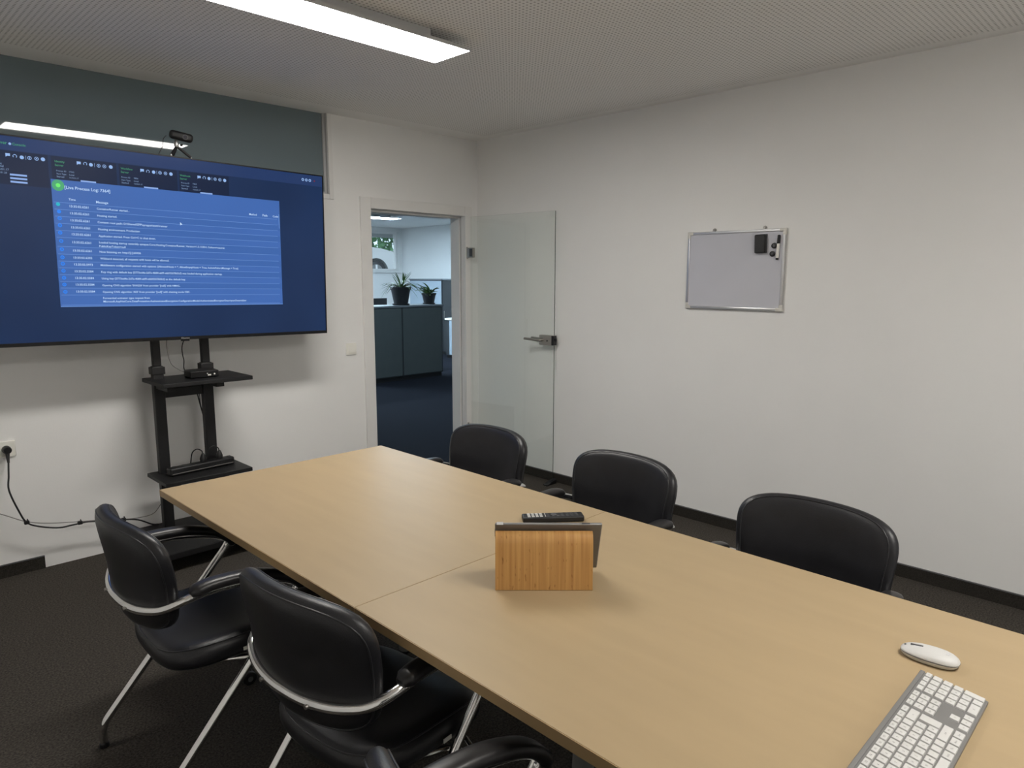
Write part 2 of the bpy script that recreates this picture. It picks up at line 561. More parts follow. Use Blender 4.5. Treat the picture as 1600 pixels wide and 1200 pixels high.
# upper interior glazing above the TV
win = struct(empty('window_1', ((GX0 + GX1) / 2, YB, GZ)))
hw = (GX1 - GX0) / 2
hh = CEIL - GZ
box('pane', (-hw + .004, hw - .004, .030, .042, .004, hh + .004), M_PANE, win).rotation_euler = (.0032, 0, 0)
boxes('window_frame', [(hw - .0035, hw, .0, .030, 0, hh), (-hw, -hw + .0035, 0, .030, 0, hh), (-hw, hw, 0, .030, 0, .0035),
                       (hw - .020, hw - .004, .018, .030, .004, hh), (-hw + .004, -hw + .020, .018, .030, .004, hh), (-hw + .02, hw - .02, .018, .030, .004, .016)], M_LAMPBODY, win)
boxes('casing', [(hw, hw + .032, -.010, 0.0, -.032, hh), (-hw - .032, -hw, -.010, 0.0, -.032, hh), (-hw, hw, -.010, 0.0, -.032, 0.0)], M_TRIM, win, bev=.002)

# door frame
trim = struct(empty('trim_1', ((2.808 + 3.671) / 2, YB, 0)))
cx = (2.808 + 3.671) / 2
A0, A1 = 2.723 - cx, 3.745 - cx
I0, I1 = 2.808 - cx, 3.671 - cx
ZT, ZI = 2.060, 1.985
boxes('architrave', [(A0, I0, -.014, 0, 0, ZT), (I1, A1, -.014, 0, 0, ZT), (I0, I1, -.014, 0, ZI, ZT)], M_TRIM, trim, bev=.003)
boxes('door_lining', [(I1, DX1 - cx, .0, YO - YB + .01, 0, DZ), (DX0 - cx, I0, .0, YO - YB + .01, 0, DZ), (I0, I1, 0, YO - YB + .01, ZI, DZ)], M_TRIM, trim)
boxes('door_rebate', [(I1 - .016, I1, .045, YO - YB + .01, 0, ZI), (I0, I0 + .016, .045, YO - YB + .01, 0, ZI), (I0 + .016, I1 - .016, .045, YO - YB + .01, ZI - .016, ZI)], M_TRIM, trim)
boxes('seal', [(I1 - .006, I1, .034, .045, 0, ZI), (I0, I0 + .006, .034, .045, 0, ZI), (I0 + .006, I1 - .006, .034, .045, ZI - .006, ZI)], M_LAMPBODY, trim)
box('strike_plate', (I0, I0 + .003, .008, .034, .98, 1.14), M_STEEL, trim)

# glass door, swung open along the right wall
HX, HY = 3.697, 4.160
FX, FY = 3.766, 3.332
ang = math.atan2(FY - HY, FX - HX)
LEN = math.hypot(FX - HX, FY - HY)
door = struct(empty('door_1', (HX, HY, 0), (0, 0, ang)))   # local x runs from hinge to free edge, local y towards the wall side (+)
bm = bmesh.new()
bbox(bm, .004, LEN, -.004, .004, .035, 1.978)
o = from_bm('glass_pane', bm, [M_GLASS, M_GLASSEDGE], door)
for p in o.data.polygons:
    if p.normal.x > .9 or (abs(p.normal.z) > .9): p.material_index = 1
for z in (.30, 1.705):
    h = box('hinge', (-.030, .040, -.013, .013, z - .038, z + .038), M_STEEL, door, bev=.003)
    lathe('pin', [(.008, -.045), (.008, .045)], M_STEEL, h, n=12, origin=(-.026, -.008, z))
    box('clamp_plate', (.006, .036, -.0165, -.013, z - .03, z + .03), M_DARKGREY, h, bev=.001)
lock = box('lock_case', (LEN - .125, LEN + .004, -.019, .019, 1.028, 1.100), M_STEEL, door, bev=.004)
box('latch', (LEN + .004, LEN + .018, -.006, .006, 1.058, 1.078), M_BLACKPL, lock, bev=.001)
box('latch_plate', (LEN - .012, LEN + .0055, -.0195, .0195, 1.030, 1.098), M_BLACKPL, lock)
lathe('keyhole', [(.006, -.0215), (.006, -.018)], M_BLACKPL, lock, n=12, axis='y', origin=(LEN - .05, 0, 1.060))
for sd in (-1, 1):
    hd = tube('handle', fillet([(LEN - .095, .017 * sd, 1.064), (LEN - .095, .052 * sd if sd < 0 else .028, 1.064), (LEN - .235, .056 * sd if sd < 0 else .030, 1.070)], .02), .009, M_STEEL, door, n=12)

# ------------------------------------------------------------------ ceiling lamps
def panel_lamp(name, cxy, lx, ly, dif, label, group=None):
    t = empty(name, (cxy[0], cxy[1], CEIL))
    tag(t, label, 'ceiling lamp', group)
    zb = -.055
    boxes('lamp_frame', [(-lx / 2, lx / 2, -ly / 2, -ly / 2 + .006, zb, zb + .014), (-lx / 2, lx / 2, ly / 2 - .006, ly / 2, zb, zb + .014),
                         (-lx / 2, -lx / 2 + .006, -ly / 2 + .006, ly / 2 - .006, zb, zb + .014), (lx / 2 - .006, lx / 2, -ly / 2 + .006, ly / 2 - .006, zb, zb + .014),
                         (-lx / 2 + .006, lx / 2 - .006, -ly / 2 + .006, ly / 2 - .006, zb + .010, zb + .014)], M_LAMPBODY, t)
    box('diffuser', (-lx / 2 + .006, lx / 2 - .006, -ly / 2 + .006, ly / 2 - .006, zb - .0005, zb + .006), dif, t)
    box('housing', (-lx / 2 + .2, lx / 2 - .2, -ly / 2 + .035, ly / 2 - .035, zb + .014, 0), M_LAMPBODY, t, bev=.002)
    return t
panel_lamp('ceiling_lamp', (1.612, 2.585), 1.175, .255, M_LAMP, 'long flat LED panel lamp lit on the ceiling above the table, nearest the TV', 'panel lamps in the meeting room')
panel_lamp('ceiling_lamp', (1.60, -.25), 1.195, .255, M_LAMP, 'long flat LED panel lamp on the ceiling above the keyboard end of the table', 'panel lamps in the meeting room')
panel_lamp('office_ceiling_lamp', (6.75, 10.2), 1.2, .32, M_LAMPO2, 'lit panel lamp on the ceiling of the bluish office beyond the doorway', 'panel lamps in the office')
panel_lamp('office_ceiling_lamp', (4.4, 10.2), 1.2, .32, M_LAMPO2, 'added office panel lamp in the far row, unseen left of the doorway', 'panel lamps in the office')  # extra lamp out of view, added to brighten the far office walls
panel_lamp('office_ceiling_lamp', (5.2, 6.6), 1.2, .32, M_LAMPO, 'added office panel lamp nearer the doorway, unseen above the door head', 'panel lamps in the office')  # added out of view to light the sideboard fronts and office floor

# ================================================================== TABLES
TX0, TX1 = .835, 1.806
def table(y0, y1, label, legs):
    t = tag(empty('conference_table', ((TX0 + TX1) / 2, (y0 + y1) / 2, 0)), label, 'table', 'maple tables pushed together')
    w, l = (TX1 - TX0) / 2, (y1 - y0) / 2
    top = box('tabletop', (-w, w, -l, l, .7145, .74), M_WOOD, t, bev=.0015)
    box('edge_band', (-w - .0015, -w, -l, l, .7155, .7390), M_WOODEDGE, top)
    box('edge_band', (w, w + .0015, -l, l, .7155, .7390), M_WOODEDGE, top)
    box('cross_rail', (-w + .16, w - .16, -.02, .02, .665, .714), M_ALUGREY, t)
    for sx, sy in legs:
        tp = Vector((sx * (w - .250), sy * (l - .510), .713))
        bt = Vector((sx * (w - .238), sy * (l - .485), .012))
        lg = tube('leg', [tp, bt], .024, M_ALUGREY, t, n=16)
        lathe('glide', [(.022, 0), (.024, .012)], M_BLACKPL, lg, n=14, origin=(bt.x, bt.y, 0))
    return t
table(1.3625, 2.668, 'pale maple conference table half reaching towards the TV, remote lying on it', [(-1, 1), (1, 1), (-1, -1), (1, -1)])
table(.055, 1.3610, 'pale maple conference table half nearest the camera, with keyboard and bamboo stand', [(-1, 1), (1, 1), (-1, -1), (1, -1)])

# ================================================================== CHAIRS
def make_chair():
    t = empty('conference_chair')
    # --- tubular frame: rear foot - diagonal - arm - band around the back - other side
    def side(s):
        return [(-.238, .255 * s, .006), (-.238, .255 * s, .076), (.186, .252 * s, .556), (.208, .252 * s, .588), (.150, .252 * s, .618),
                (.04, .252 * s, .645), (-.06, .252 * s, .650), (-.125, .250 * s, .642), (-.175, .222 * s, .618), (-.208, .150 * s, .603), (-.226, .06 * s, .597)]
    pts = side(1) + side(-1)[::-1]
    rad = [0, .03, .02, .02, .05, .06, .06, .05, .05, .06, .06]
    path = fillet(pts, rad + rad[::-1], 6)
    tube('frame', path, .0122, M_CHROME, t, n=12, up=(0, 1, 0))
    for s in (1, -1):
        lathe('rear_glide', [(.0145, 0), (.0150, .014), (.0125, .017)], M_BLACKPL, t, n=12, origin=(-.238, .255 * s, 0))
        # padded arm
        ap = catmull([(-.112, .2515 * s, .656), (-.06, .252 * s, .667), (.03, .252 * s, .663), (.10, .252 * s, .648), (.165, .252 * s, .622), (.205, .252 * s, .590), (.218, .252 * s, .566)], 6)
        n = len(ap)
        sc = [min(1.0, .55 + .9 * min(i, n - 1 - i) / 4) if min(i, n - 1 - i) < 3 else 1.0 for i in range(n)]
        sec = []
        for k in range(14):
            a = 2 * math.pi * k / 14
            c, s_ = math.cos(a), math.sin(a)
            sec.append((.0260 * math.copysign(abs(c) ** .7, c), .0160 * math.copysign(abs(s_) ** .8, s_)))
        bm = bmesh.new()
        sweep(bm, ap, sec, up=(0, 0, 1), scale=sc)
        from_bm('arm_pad', bm, M_ARM, t, auto=60)
        # front leg with twin-wheel caster
        tube('front_leg', fillet([(-.03, .17 * s, .393), (.09, .235 * s, .388), (.245, .275 * s, .072)], .05), .0095, M_CHROME, t, n=10)
        cs = lathe('caster', [(.010, .050), (.013, .055), (.013, .076), (.010, .080)], M_BLACKPL, t, n=14, origin=(.245, .275 * s, 0))
        for q in (-1, 1):
            lathe('wheel', [(.010, -.009), (.024, -.008), (.026, -.003), (.026, .004), (.023, .009), (.011, .0095)], M_ARM, cs, n=20, axis='y', origin=(.252, .275 * s + q * .016, .0262))
            lathe('wheel_hub', [(.010, -.002), (.0085, .002)], M_ALU, cs, n=14, axis='y', origin=(.252, .275 * s + q * .0255, .0262))
    tube('seat_rail', [(-.03, -.17, .393), (-.03, .17, .393)], .009, M_CHROME, t, n=10)
    tube('seat_rail', fillet([(.12, -.243, .372), (.13, -.20, .388), (.13, .20, .388), (.12, .243, .372)], .03), .007, M_CHROME, t, n=10)
    # --- backrest
    def bc(x, y):                       # x in -1..1 across, y in -1..1 up
        z = .684 + .150 * y + .011 * y * (1 - x * x)
        hw_ = .231 + .016 * y
        yy = x * hw_
        xx = -.205 + 1.15 * yy * yy * (1.0 - .15 * y) - .020 * max(0, y) - .006 * y + .018 * max(0, -y) ** 2
        return Vector((xx, yy, z))
    def bn(x, y):
        e = .01
        a = bc(x + e, y) - bc(x - e, y)
        b = bc(x, y + e) - bc(x, y - e)
        return a.cross(b).normalized()
    bm = bmesh.new()
    pillow(bm, 28, 4.6, bc, bn, .028, 10)
    bk = from_bm('backrest', bm, M_LEATHER, t, smooth=True)
    for sd in (1, -1):
        bm = bmesh.new()
        sweep(bm, rim_path(4.6, bc, bn, .0285, .950, sd, 10), circ(.0022, 6), closed=True)
        from_bm('piping', bm, M_PIPING, bk, smooth=True)
    # --- seat
    def sc_(x, y):
        xx = .042 + .204 * x
        yy = y * (.230 + .008 * x)
        return Vector((xx, yy, .432 - .014 * (1 - y * y) * (1 - .4 * x) - .028 * max(0, x) ** 3 + .012 * y * y))
    def sn(x, y):
        e = .01
        return (sc_(x + e, y) - sc_(x - e, y)).cross(sc_(x, y + e) - sc_(x, y - e)).normalized()
    bm = bmesh.new()
    pillow(bm, 26, 3.8, sc_, sn, .040, 13)
    st = from_bm('seat', bm, M_LEATHER, t, smooth=True)
    bm = bmesh.new()
    sweep(bm, rim_path(3.8, sc_, sn, .0405, .960, 1, 13), circ(.0022, 6), closed=True)
    from_bm('piping', bm, M_PIPING, st, smooth=True)
    box('care_label', (.030, .056, -.2400, -.2375, .428, .438), M_WHITEPL, st)
    # --- band screws
    for yy, xx in ((.085, -.2335), (-.085, -.2335)):
        lathe('screw', [(.0045, -.0045), (.0055, -.003), (.0055, .003)], M_STEEL, t, n=10, axis='x', origin=(xx, yy, .597))
    return t
chair = make_chair()
CH = [  # x, y, yaw, label
    (.762, 2.145, 0, 'black leather armchair left of the table, nearest the TV stand'),
    (.885, 1.402, 7, 'black leather armchair with chrome frame in the foreground, middle of the left row'),
    (.700, .600, -3, 'black armchair at the bottom edge, only its arm and back corner showing'),
    (1.915, 2.237, 181, 'black leather armchair across the table, in front of the glass door'),
    (1.945, 1.520, 179, 'middle black leather armchair of the three along the whiteboard wall'),
    (1.890, .777, 180, 'black leather armchair across the table, below and right of the whiteboard'),
]
for i, (x, y, a, lab) in enumerate(CH):
    c = chair if i == 0 else copy_tree(chair)
    c.location = (x, y, 0)
    c.rotation_euler = (0, 0, math.radians(a))
    tag(c, lab, 'chair', 'black conference chairs around the table')

# ================================================================== TV AND STAND
TVY = 3.86
tv = tag(empty('television', (1.40, TVY, 1.656), (0, .0142, 0)), 'large flat television showing a blue process log on its screen', 'television')
HWT, ZB, ZTP = .846, -.472, .472
box('back_cover', (-HWT + .004, HWT - .004, .006, .034, ZB + .006, ZTP - .004), M_BEZEL, tv, bev=.006)
box('electronics_hump', (-.52, .52, .034, .075, ZB + .03, .12), M_BLACKPL, tv, bev=.012)
boxes('bezel', [(-HWT, HWT, -.004, .010, ZB, ZB + .017), (-HWT, HWT, -.004, .010, ZTP - .006, ZTP), (-HWT, -HWT + .006, -.004, .010, ZB + .017, ZTP - .006), (HWT - .006, HWT, -.004, .010, ZB + .017, ZTP - .006)], M_BEZEL, tv)
scr = box('screen', (-HWT + .006, HWT - .006, 0, .006, ZB + .017, ZTP - .006), S_BG, tv)
def flat(name, quads, m, parent, y):
    bm = bmesh.new()
    for q in quads:
        if len(q) == 4 and not isinstance(q[0], (tuple, list)):
            x0, x1, z0, z1 = q
            q = [(x0, z0), (x1, z0), (x1, z1), (x0, z1)]
        bm.faces.new([bm.verts.new((a, y, b)) for a, b in q])
    me = bpy.data.meshes.new(name)
    bm.normal_update(); bm.to_mesh(me); bm.free()
    me.materials.append(m)
    return link(bpy.data.objects.new(name, me), parent)
def disc(cx_, cz_, r, n=18):
    return [(cx_ + r * math.cos(2 * math.pi * k / n), cz_ + r * math.sin(2 * math.pi * k / n)) for k in range(n)]
def ringq(cx_, cz_, r0, r1, n=14, a0=0, a1=2 * math.pi):
    out = []
    for k in range(n):
        a, b = a0 + (a1 - a0) * k / n, a0 + (a1 - a0) * (k + 1) / n
        out.append([(cx_ + r0 * math.cos(a), cz_ + r0 * math.sin(a)), (cx_ + r1 * math.cos(a), cz_ + r1 * math.sin(a)),
                    (cx_ + r1 * math.cos(b), cz_ + r1 * math.sin(b)), (cx_ + r0 * math.cos(b), cz_ + r0 * math.sin(b))])
    return out
E0 = -.0004
flat('title_bar', [(-.839, .839, .405, .465)], S_BAR, scr, E0)
flat('console_card', [(-.839, -.566, .256, .402)], S_CARD, scr, E0)
flat('console_card', [(-.554, -.281, .256, .402)], S_CARD, scr, E0)
flat('console_card', [(-.270, .003, .256, .402)], S_CARD, scr, E0)
flat('console_card', [(.013, .273, .256, .402)], S_CARD, scr, E0)
flat('status_bars', [(-.716, -.652, .296, .304), (-.716, -.652, .2805, .2885), (-.716, -.652, .265, .273),
                     (-.439, -.374, .297, .305), (-.160, -.093, .297, .305), (.117, .181, .297, .305)], S_PILL, scr, E0 * 2)
lw = flat('log_window', [(-.561, .561, -.291, .298)], S_WIN, scr, E0 * 3)
flat('log_rows', [(-.561, .561, .1302, .1622), (-.561, .561, .0657, .098), (-.561, .561, -.008, .0333), (-.561, .561, -.0763, -.0435), (-.561, .561, -.139, -.1076), (-.561, .561, -.202, -.172)], S_ROW, lw, E0 * 4)
flat('row_lines', [(-.555, .545, z - .0011, z + .0011) for z in (.1942, .1622, .1302, .098, .0657, .0333, -.008, -.0435, -.0763, -.1076, -.139, -.172, -.202, -.2352, -.283)] +
     [(-.561, .561, -.2915, -.2875), (.5535, .5575, .144, .223)], S_LINE, lw, E0 * 5)
flat('status_ring', [disc(-.5335, .2717, .0255, 28)], S_DOT1, lw, E0 * 5)
flat('status_dot', [disc(-.5335, .2717, .0095)], S_DOT2, lw, E0 * 6)
ri = [(-.5395, .1856), (-.5379, .1522), (-.5375, .1215), (-.5384, .0892), (-.5395, .0553), (-.5382, .0171), (-.5383, -.0214), (-.5383, -.0585), (-.539, -.0883), (-.5386, -.1211), (-.5383, -.154), (-.5391, -.1855), (-.5376, -.2201)]
flat('row_badge', [disc(*ri[0], .0085)], S_TEAL, lw, E0 * 5)
flat('row_badges', [q for k, p in enumerate(ri[1:]) for q in ([disc(*p, .0085)] if k == 0 else ringq(*p, .0045, .0088, 12) + [(p[0] - .0012, p[0] + .0012, p[1] - .003, p[1] + .003)])], S_BLUE, lw, E0 * 5)
flat('mouse_pointer', [[(.0045, .1416), (.0045, .124), (.0085, .128), (.0165, .129)]], S_TXT, lw, E0 * 6)
icons = [(-.7177, .3836), (-.6919, .3816), (-.6658, .3795), (-.6368, .3805), (-.6098, .3812), (-.5851, .3816), (-.4414, .3827), (-.4147, .3831), (-.3906, .3817), (-.358, .3813), (-.3332, .3814), (-.3053, .3818), (-.164, .382), (-.1372, .3806), (-.1101, .3806), (-.0796, .3811), (-.0533, .381), (-.0268, .3808), (.1149, .3809), (.1415, .3806), (.1667, .3801), (.1989, .3803), (.2247, .3798), (.2506, .3793)]
iq = []
for k, (x, z) in enumerate(icons):
    j = k % 6
    r = .0085
    if j == 0: iq += [(x - r, x + r, z - .004, z + .0075), [(x - r, z - .0085), (x - r + .006, z - .004), (x - r, z - .004)]]
    elif j == 1: iq += ringq(x, z, .0055, .0083, 6, .6, 2.2) + ringq(x, z, .0055, .0083, 6, 2.5, 3.9) + ringq(x, z, .0055, .0083, 6, 5.4, 6.8)
    elif j == 2: iq += [disc(x, z, r, 8), (x + .0145, x + .0157, z - .009, z + .009)]
    elif j == 5: iq += [disc(x, z, r)]
    else: iq += ringq(x, z, .0058, .0082) + [disc(x, z, .0028, 10)]
for x, z in ((.714, .4356), (.7367, .4351), (.7595, .4351)):
    iq += ringq(x, z, .004, .0082)
iq += [disc(-.7065, .433, .0055, 10)]
flat('toolbar_icons', iq, S_ICON, scr, E0 * 2)['kind'] = 'stuff'
flat('recording_mark', [disc(.789, .4345, .005, 10)], S_RED, scr, E0 * 2)
TEXTS = [
    ('[Live Process Log: 7364]', -.5080, .2590, .1920, 'w'), ('Time', -.4953, .2069, .0289, 'w'), ('Message', -.3805, .2040, .0526, 'w'),
    ('Method', .3789, .2060, .0445, 'w'), ('Path', .4572, .2050, .0285, 'w'), ('Code', .5184, .2045, .0330, 'w'),
    ('13:35:02.6261', -.4930, .1752, .0785, 'w'), ('ContainerRunner started...', -.3795, .1740, .1445, 'w'),
    ('13:35:02.6261', -.4930, .1430, .0785, 'w'), ('Hosting started.', -.3795, .1415, .0869, 'w'),
    ('13:35:02.6261', -.4930, .1106, .0785, 'w'), ('Content root path: D:\\Shared\\SPP\\synapse\\tests\\runner', -.3800, .1100, .3208, 'w'),
    ('13:35:02.6261', -.4925, .0778, .0780, 'w'), ('Hosting environment: Production', -.3800, .0770, .1867, 'w'),
    ('13:35:02.6261', -.4925, .0460, .0780, 'w'), ('Application started. Press Ctrl+C to shut down.', -.3799, .0450, .2599, 'w'),
    ('13:35:02.6261', -.4925, .0087, .0780, 'w'),
    ('Loaded hosting startup assembly synapse.Core.Hosting.ContainerRunner, Version=1.5.1338.4, Culture=neutral,', -.3795, .0140, .6128, 'w'),
    ('PublicKeyToken=null', -.3800, -.0040, .1166, 'w'),
    ('13:35:02.6261', -.4925, -.0301, .0781, 'w'), ('Now listening on: http://[::]:60436', -.3805, -.0310, .1861, 'w'),
    ('13:35:02.6202', -.4925, -.0631, .0783, 'w'), ('Wildcard detected, all requests with hosts will be allowed.', -.3798, -.0634, .3190, 'w'),
    ('13:35:02.5973', -.4921, -.0952, .0784, 'w'),
    ('Middleware configuration started with options: {AllowedHosts = *, AllowEmptyHosts = True, IncludeFailureMessage = True}', -.3800, -.0951, .6838, 'w'),
    ('13:35:02.5584', -.4918, -.1273, .0786, 'w'),
    ('Key ring with default key {5773ed4a-2d7a-4b84-abf9-ebb92678d3cf} was loaded during application startup.', -.3797, -.1280, .5923, 'w'),
    ('13:35:02.5584', -.4918, -.1590, .0787, 'w'), ('Using key {5773ed4a-2d7a-4b84-abf9-ebb92678d3cf} as the default key.', -.3792, -.1593, .3966, 'w'),
    ('13:35:02.5584', -.4918, -.1906, .0788, 'w'), ("Opening CNG algorithm 'SHA256' from provider '[null]' with HMAC.", -.3790, -.1922, .3664, 'w'),
    ('13:35:02.5584', -.4915, -.2235, .0790, 'w'), ("Opening CNG algorithm 'AES' from provider '[null]' with chaining mode CBC.", -.3790, -.2248, .4161, 'w'),
    ('Forwarded activator type request from', -.3792, -.2550, .2143, 'w'),
    ('Microsoft.AspNetCore.DataProtection.AuthenticatedEncryption.ConfigurationModel.AuthenticatedEncryptorDescriptorDeserializer', -.3790, -.2716, .7223, 'w'),
    ('Server', -.7673, .4290, .0507, 'g'), ('Console', -.6978, .4284, .0500, 'g'),
    ('Identity', -.5390, .3758, .0396, 'g'), ('Server', -.5395, .3588, .0345, 'g'), ('Workflow', -.2617, .3770, .0534, 'g'), ('Server', -.2620, .3600, .0360, 'g'),
    ('Webhook', .0172, .3761, .0531, 'g'), ('Server', .0168, .3595, .0354, 'g'),
    ('Process ID', -.5355, .3350, .0398, 'd'), ('17345', -.4840, .3350, .0209, 'd'), ('Start Type', -.5356, .3216, .0391, 'd'), ('Local', -.4841, .3216, .0202, 'd'),
    ('Started', -.5358, .3083, .0300, 'd'), ('16:35:01.17', -.4842, .3088, .0380, 'd'),
    ('Process ID', -.2613, .3370, .0400, 'd'), ('9856', -.2049, .3370, .0200, 'd'), ('Start Type', -.2613, .3234, .0400, 'd'), ('Local', -.2049, .3234, .0205, 'd'),
    ('Started', -.2613, .3100, .0310, 'd'), ('16:35:01.17', -.2049, .3106, .0385, 'd'),
    ('Process ID', .0217, .3400, .0410, 'd'), ('7364', .0799, .3400, .0200, 'd'), ('Start Type', .0218, .3260, .0400, 'd'), ('Local', .0801, .3254, .0210, 'd'),
    ('Started', .0220, .3114, .0310, 'd'), ('16:35:01.17', .0803, .3114, .0390, 'd'),
    ('localhost', -.7857, .3400, .0438, 'd'), ('Local', -.7636, .3287, .0267, 'd'), ('16:35:01.17', -.7739, .3155, .0558, 'd'), ('00:06:01.20', -.7749, .3019, .0488, 'd'),
]
for nm, key, m_, yy, par in (('log_lettering', 'w', S_TXT, E0 * 6, lw), ('title_lettering', 'g', S_GREEN, E0 * 2, scr), ('card_lettering', 'd', S_DIM, E0 * 2, scr)):
    bm = bmesh.new()
    for s, u, v, w_, k in TEXTS:
        if k == key:
            add_text(bm, s, (u, yy, v), (1, 0, 0), (0, 0, 1), width=w_)
    me = bpy.data.meshes.new(nm); bm.to_mesh(me); bm.free(); me.materials.append(m_)
    link(bpy.data.objects.new(nm, me), par)
bm = bmesh.new()
add_text(bm, 'Hisense', (-.021, -.0043, ZB + .004), (1, 0, 0), (0, 0, 1), width=.042)
me = bpy.data.meshes.new('maker_mark'); bm.to_mesh(me); bm.free(); me.materials.append(M_LOGO)
link(bpy.data.objects.new('maker_mark', me), tv)
box('status_light_bar', (-.022, .022, -.002, .008, ZB - .008, ZB), M_BEZEL, tv, bev=.002)

std = tag(empty('tv_stand', (1.413, 3.99, 0)), 'black metal TV stand on a floor base with two shelves', 'TV stand')
for s, x0, x1 in ((-1, -.160, -.104), (1, .098, .156)):
    po = box('lower_post', (x0, x1, -.022, .022, .11, 1.04), M_STAND, std, bev=.006)
    box('upper_post', (x0 + .007, x1 - .007, -.015, .015, 1.04, 1.95), M_STAND, std, bev=.004)
    box('clamp_collar', (x0 - .006, x1 + .006, -.027, .027, .995, 1.035), M_STAND, po, bev=.003)
    box('mount_arm', (x0 + .005, x1 - .005, -.052, -.015, 1.35, 1.98), M_STAND, std)
box('mount_plate', (-.24, .24, -.054, -.04, 1.50, 1.62), M_STAND, std)
box('cross_bar', (-.104, .098, -.012, .012, .862, .912), M_STAND, std, bev=.003)
def shelf(x0, x1, y0, y1, z):
    sh = box('shelf', (x0, x1, y0, y1, z - .022, z), M_STAND, std, bev=.003)
    box('bracket', (-.150, -.112, y0 + .05, -.022, z - .05, z - .022), M_STAND, sh)
    box('bracket', (.106, .148, y0 + .05, -.022, z - .05, z - .022), M_STAND, sh)
shelf(-.185, .290, -.240, .085, .970)
shelf(-.205, .262, -.235, .055, .447)
box('base_plate', (-.34, .40, -.36, .165, .075, .112), M_STAND, std, bev=.006)
for x, y in ((-.29, -.31), (.35, -.31), (-.29, .12), (.35, .12)):
    c = lathe('caster', [(.012, .055), (.014, .075)], M_STAND, std, n=12, origin=(x, y, 0))
    for q in (-1, 1):
        lathe('wheel', [(.012, -.009), (.027, -.007), (.0285, 0), (.027, .007), (.012, .009)], M_BLACKPL, c, n=18, axis='x', origin=(x + q * .015, y, .0286))

# webcam on a mini tripod on top of the TV
wc = tag(empty('webcam', (1.430, 3.890, 2.1285), (0, .0142, 0)), 'small black webcam on a mini tripod on top of the television', 'webcam')
bd = box('camera_body', (-.054, .058, -.026, .018, .086, .130), M_BLACKPL, wc, bev=.016, seg=3)
bd.rotation_euler = (math.radians(8), math.radians(9), math.radians(-14))
lathe('lens_ring', [(.0135, -.0255), (.0135, -.021)], M_DARKGREY, bd, n=18, axis='y', origin=(.020, -.004, .108))
lathe('lens', [(.0095, -.0265), (.0095, -.024)], M_REDPR, bd, n=16, axis='y', origin=(.020, -.004, .108))
lathe('tripod_head', [(.007, .050), (.011, .056), (.012, .070), (.008, .082), (.006, .094)], M_ALU, wc, n=16, origin=(-.004, 0, 0))
lathe('ball_knob', [(.006, .016), (.0065, .026)], M_BLACKPL, wc, n=12, axis='x', origin=(0, 0, .066))
for fx, fy in ((.062, -.012), (-.040, -.022), (-.018, .026)):
    lg = tube('leg', [(-.002, 0, .056), (fx, fy, .006)], .0070, M_BLACKPL, wc, n=8)
    lathe('foot', [(.004, 0), (.0055, .003), (.004, .010)], M_ALU, lg, n=10, origin=(fx, fy, 0))
tube('cable', catmull([(-.050, .006, .104), (-.062, .015, .085), (-.066, .02, .05), (-.085, .03, .005), (-.09, .045, -.05)], 6), .0018, M_BLACKPL, wc, n=6)

# mini computer on the upper shelf
pc = tag(empty('mini_computer', (1.490, 3.898, .970), (0, 0, math.radians(-5))), 'small flat black box computer on the upper shelf of the TV stand', 'computer')
box('case', (-.085, .065, -.062, .062, .004, .040), M_BLACKPL, pc, bev=.006)
box('front_panel', (-.080, .060, -.0632, -.0618, .008, .036), M_BEZEL, pc)
box('usb_port', (.005, .022, -.0645, -.0625, .012, .020), M_WHITEPL, pc)
box('usb_port', (.000, .006, -.0645, -.0625, .022, .027), M_WHITEPL, pc)
lathe('power_button', [(.0045, -.0648), (.0045, -.062)], M_WHITEPL, pc, n=12, axis='y', origin=(.040, 0, .020))
for x in (-.07, .05):
    for y in (-.05, .05):
        lathe('rubber_foot', [(.008, 0), (.008, .0045)], M_BLACKPL, pc, n=10, origin=(x, y, 0))

# power strip on the lower shelf
ps = tag(empty('power_strip', (1.452, 3.905, .447), (0, 0, math.radians(5))), 'long black power strip with plugs on the lower shelf of the TV stand', 'power strip')
box('body', (-.185, .180, -.028, .028, 0, .045), M_BLACKPL, ps, bev=.010, seg=3)
box('edge_line', (-.175, .170, -.0287, -.0277, .012, .015), M_CABLEGREY, ps)
for k in range(6):
    lathe('socket_well', [(.019, .0445), (.0195, .0458), (.017, .0458)], M_BEZEL, ps, n=18, origin=(-.15 + .052 * k, 0, 0))
box('switch', (.150, .168, -.010, .010, .044, .049), M_DARKGREY, ps, bev=.002)
for k, x in enumerate((.015, .11)):
    pl = lathe('plug', [(.017, .046), (.018, .062), (.012, .080), (.006, .092)], M_BLACKPL, ps, n=16, origin=(x - .006, .0, 0))
    tube('plug_cord', catmull([(x - .006, 0, .090), (x - .012, .004, .108), (x - .035, .012, .118), (x - .058, .016, .10), (x - .066, .022, .05), (x - .066, .036, .012)], 6), .0032, M_BLACKPL, pl, n=8)

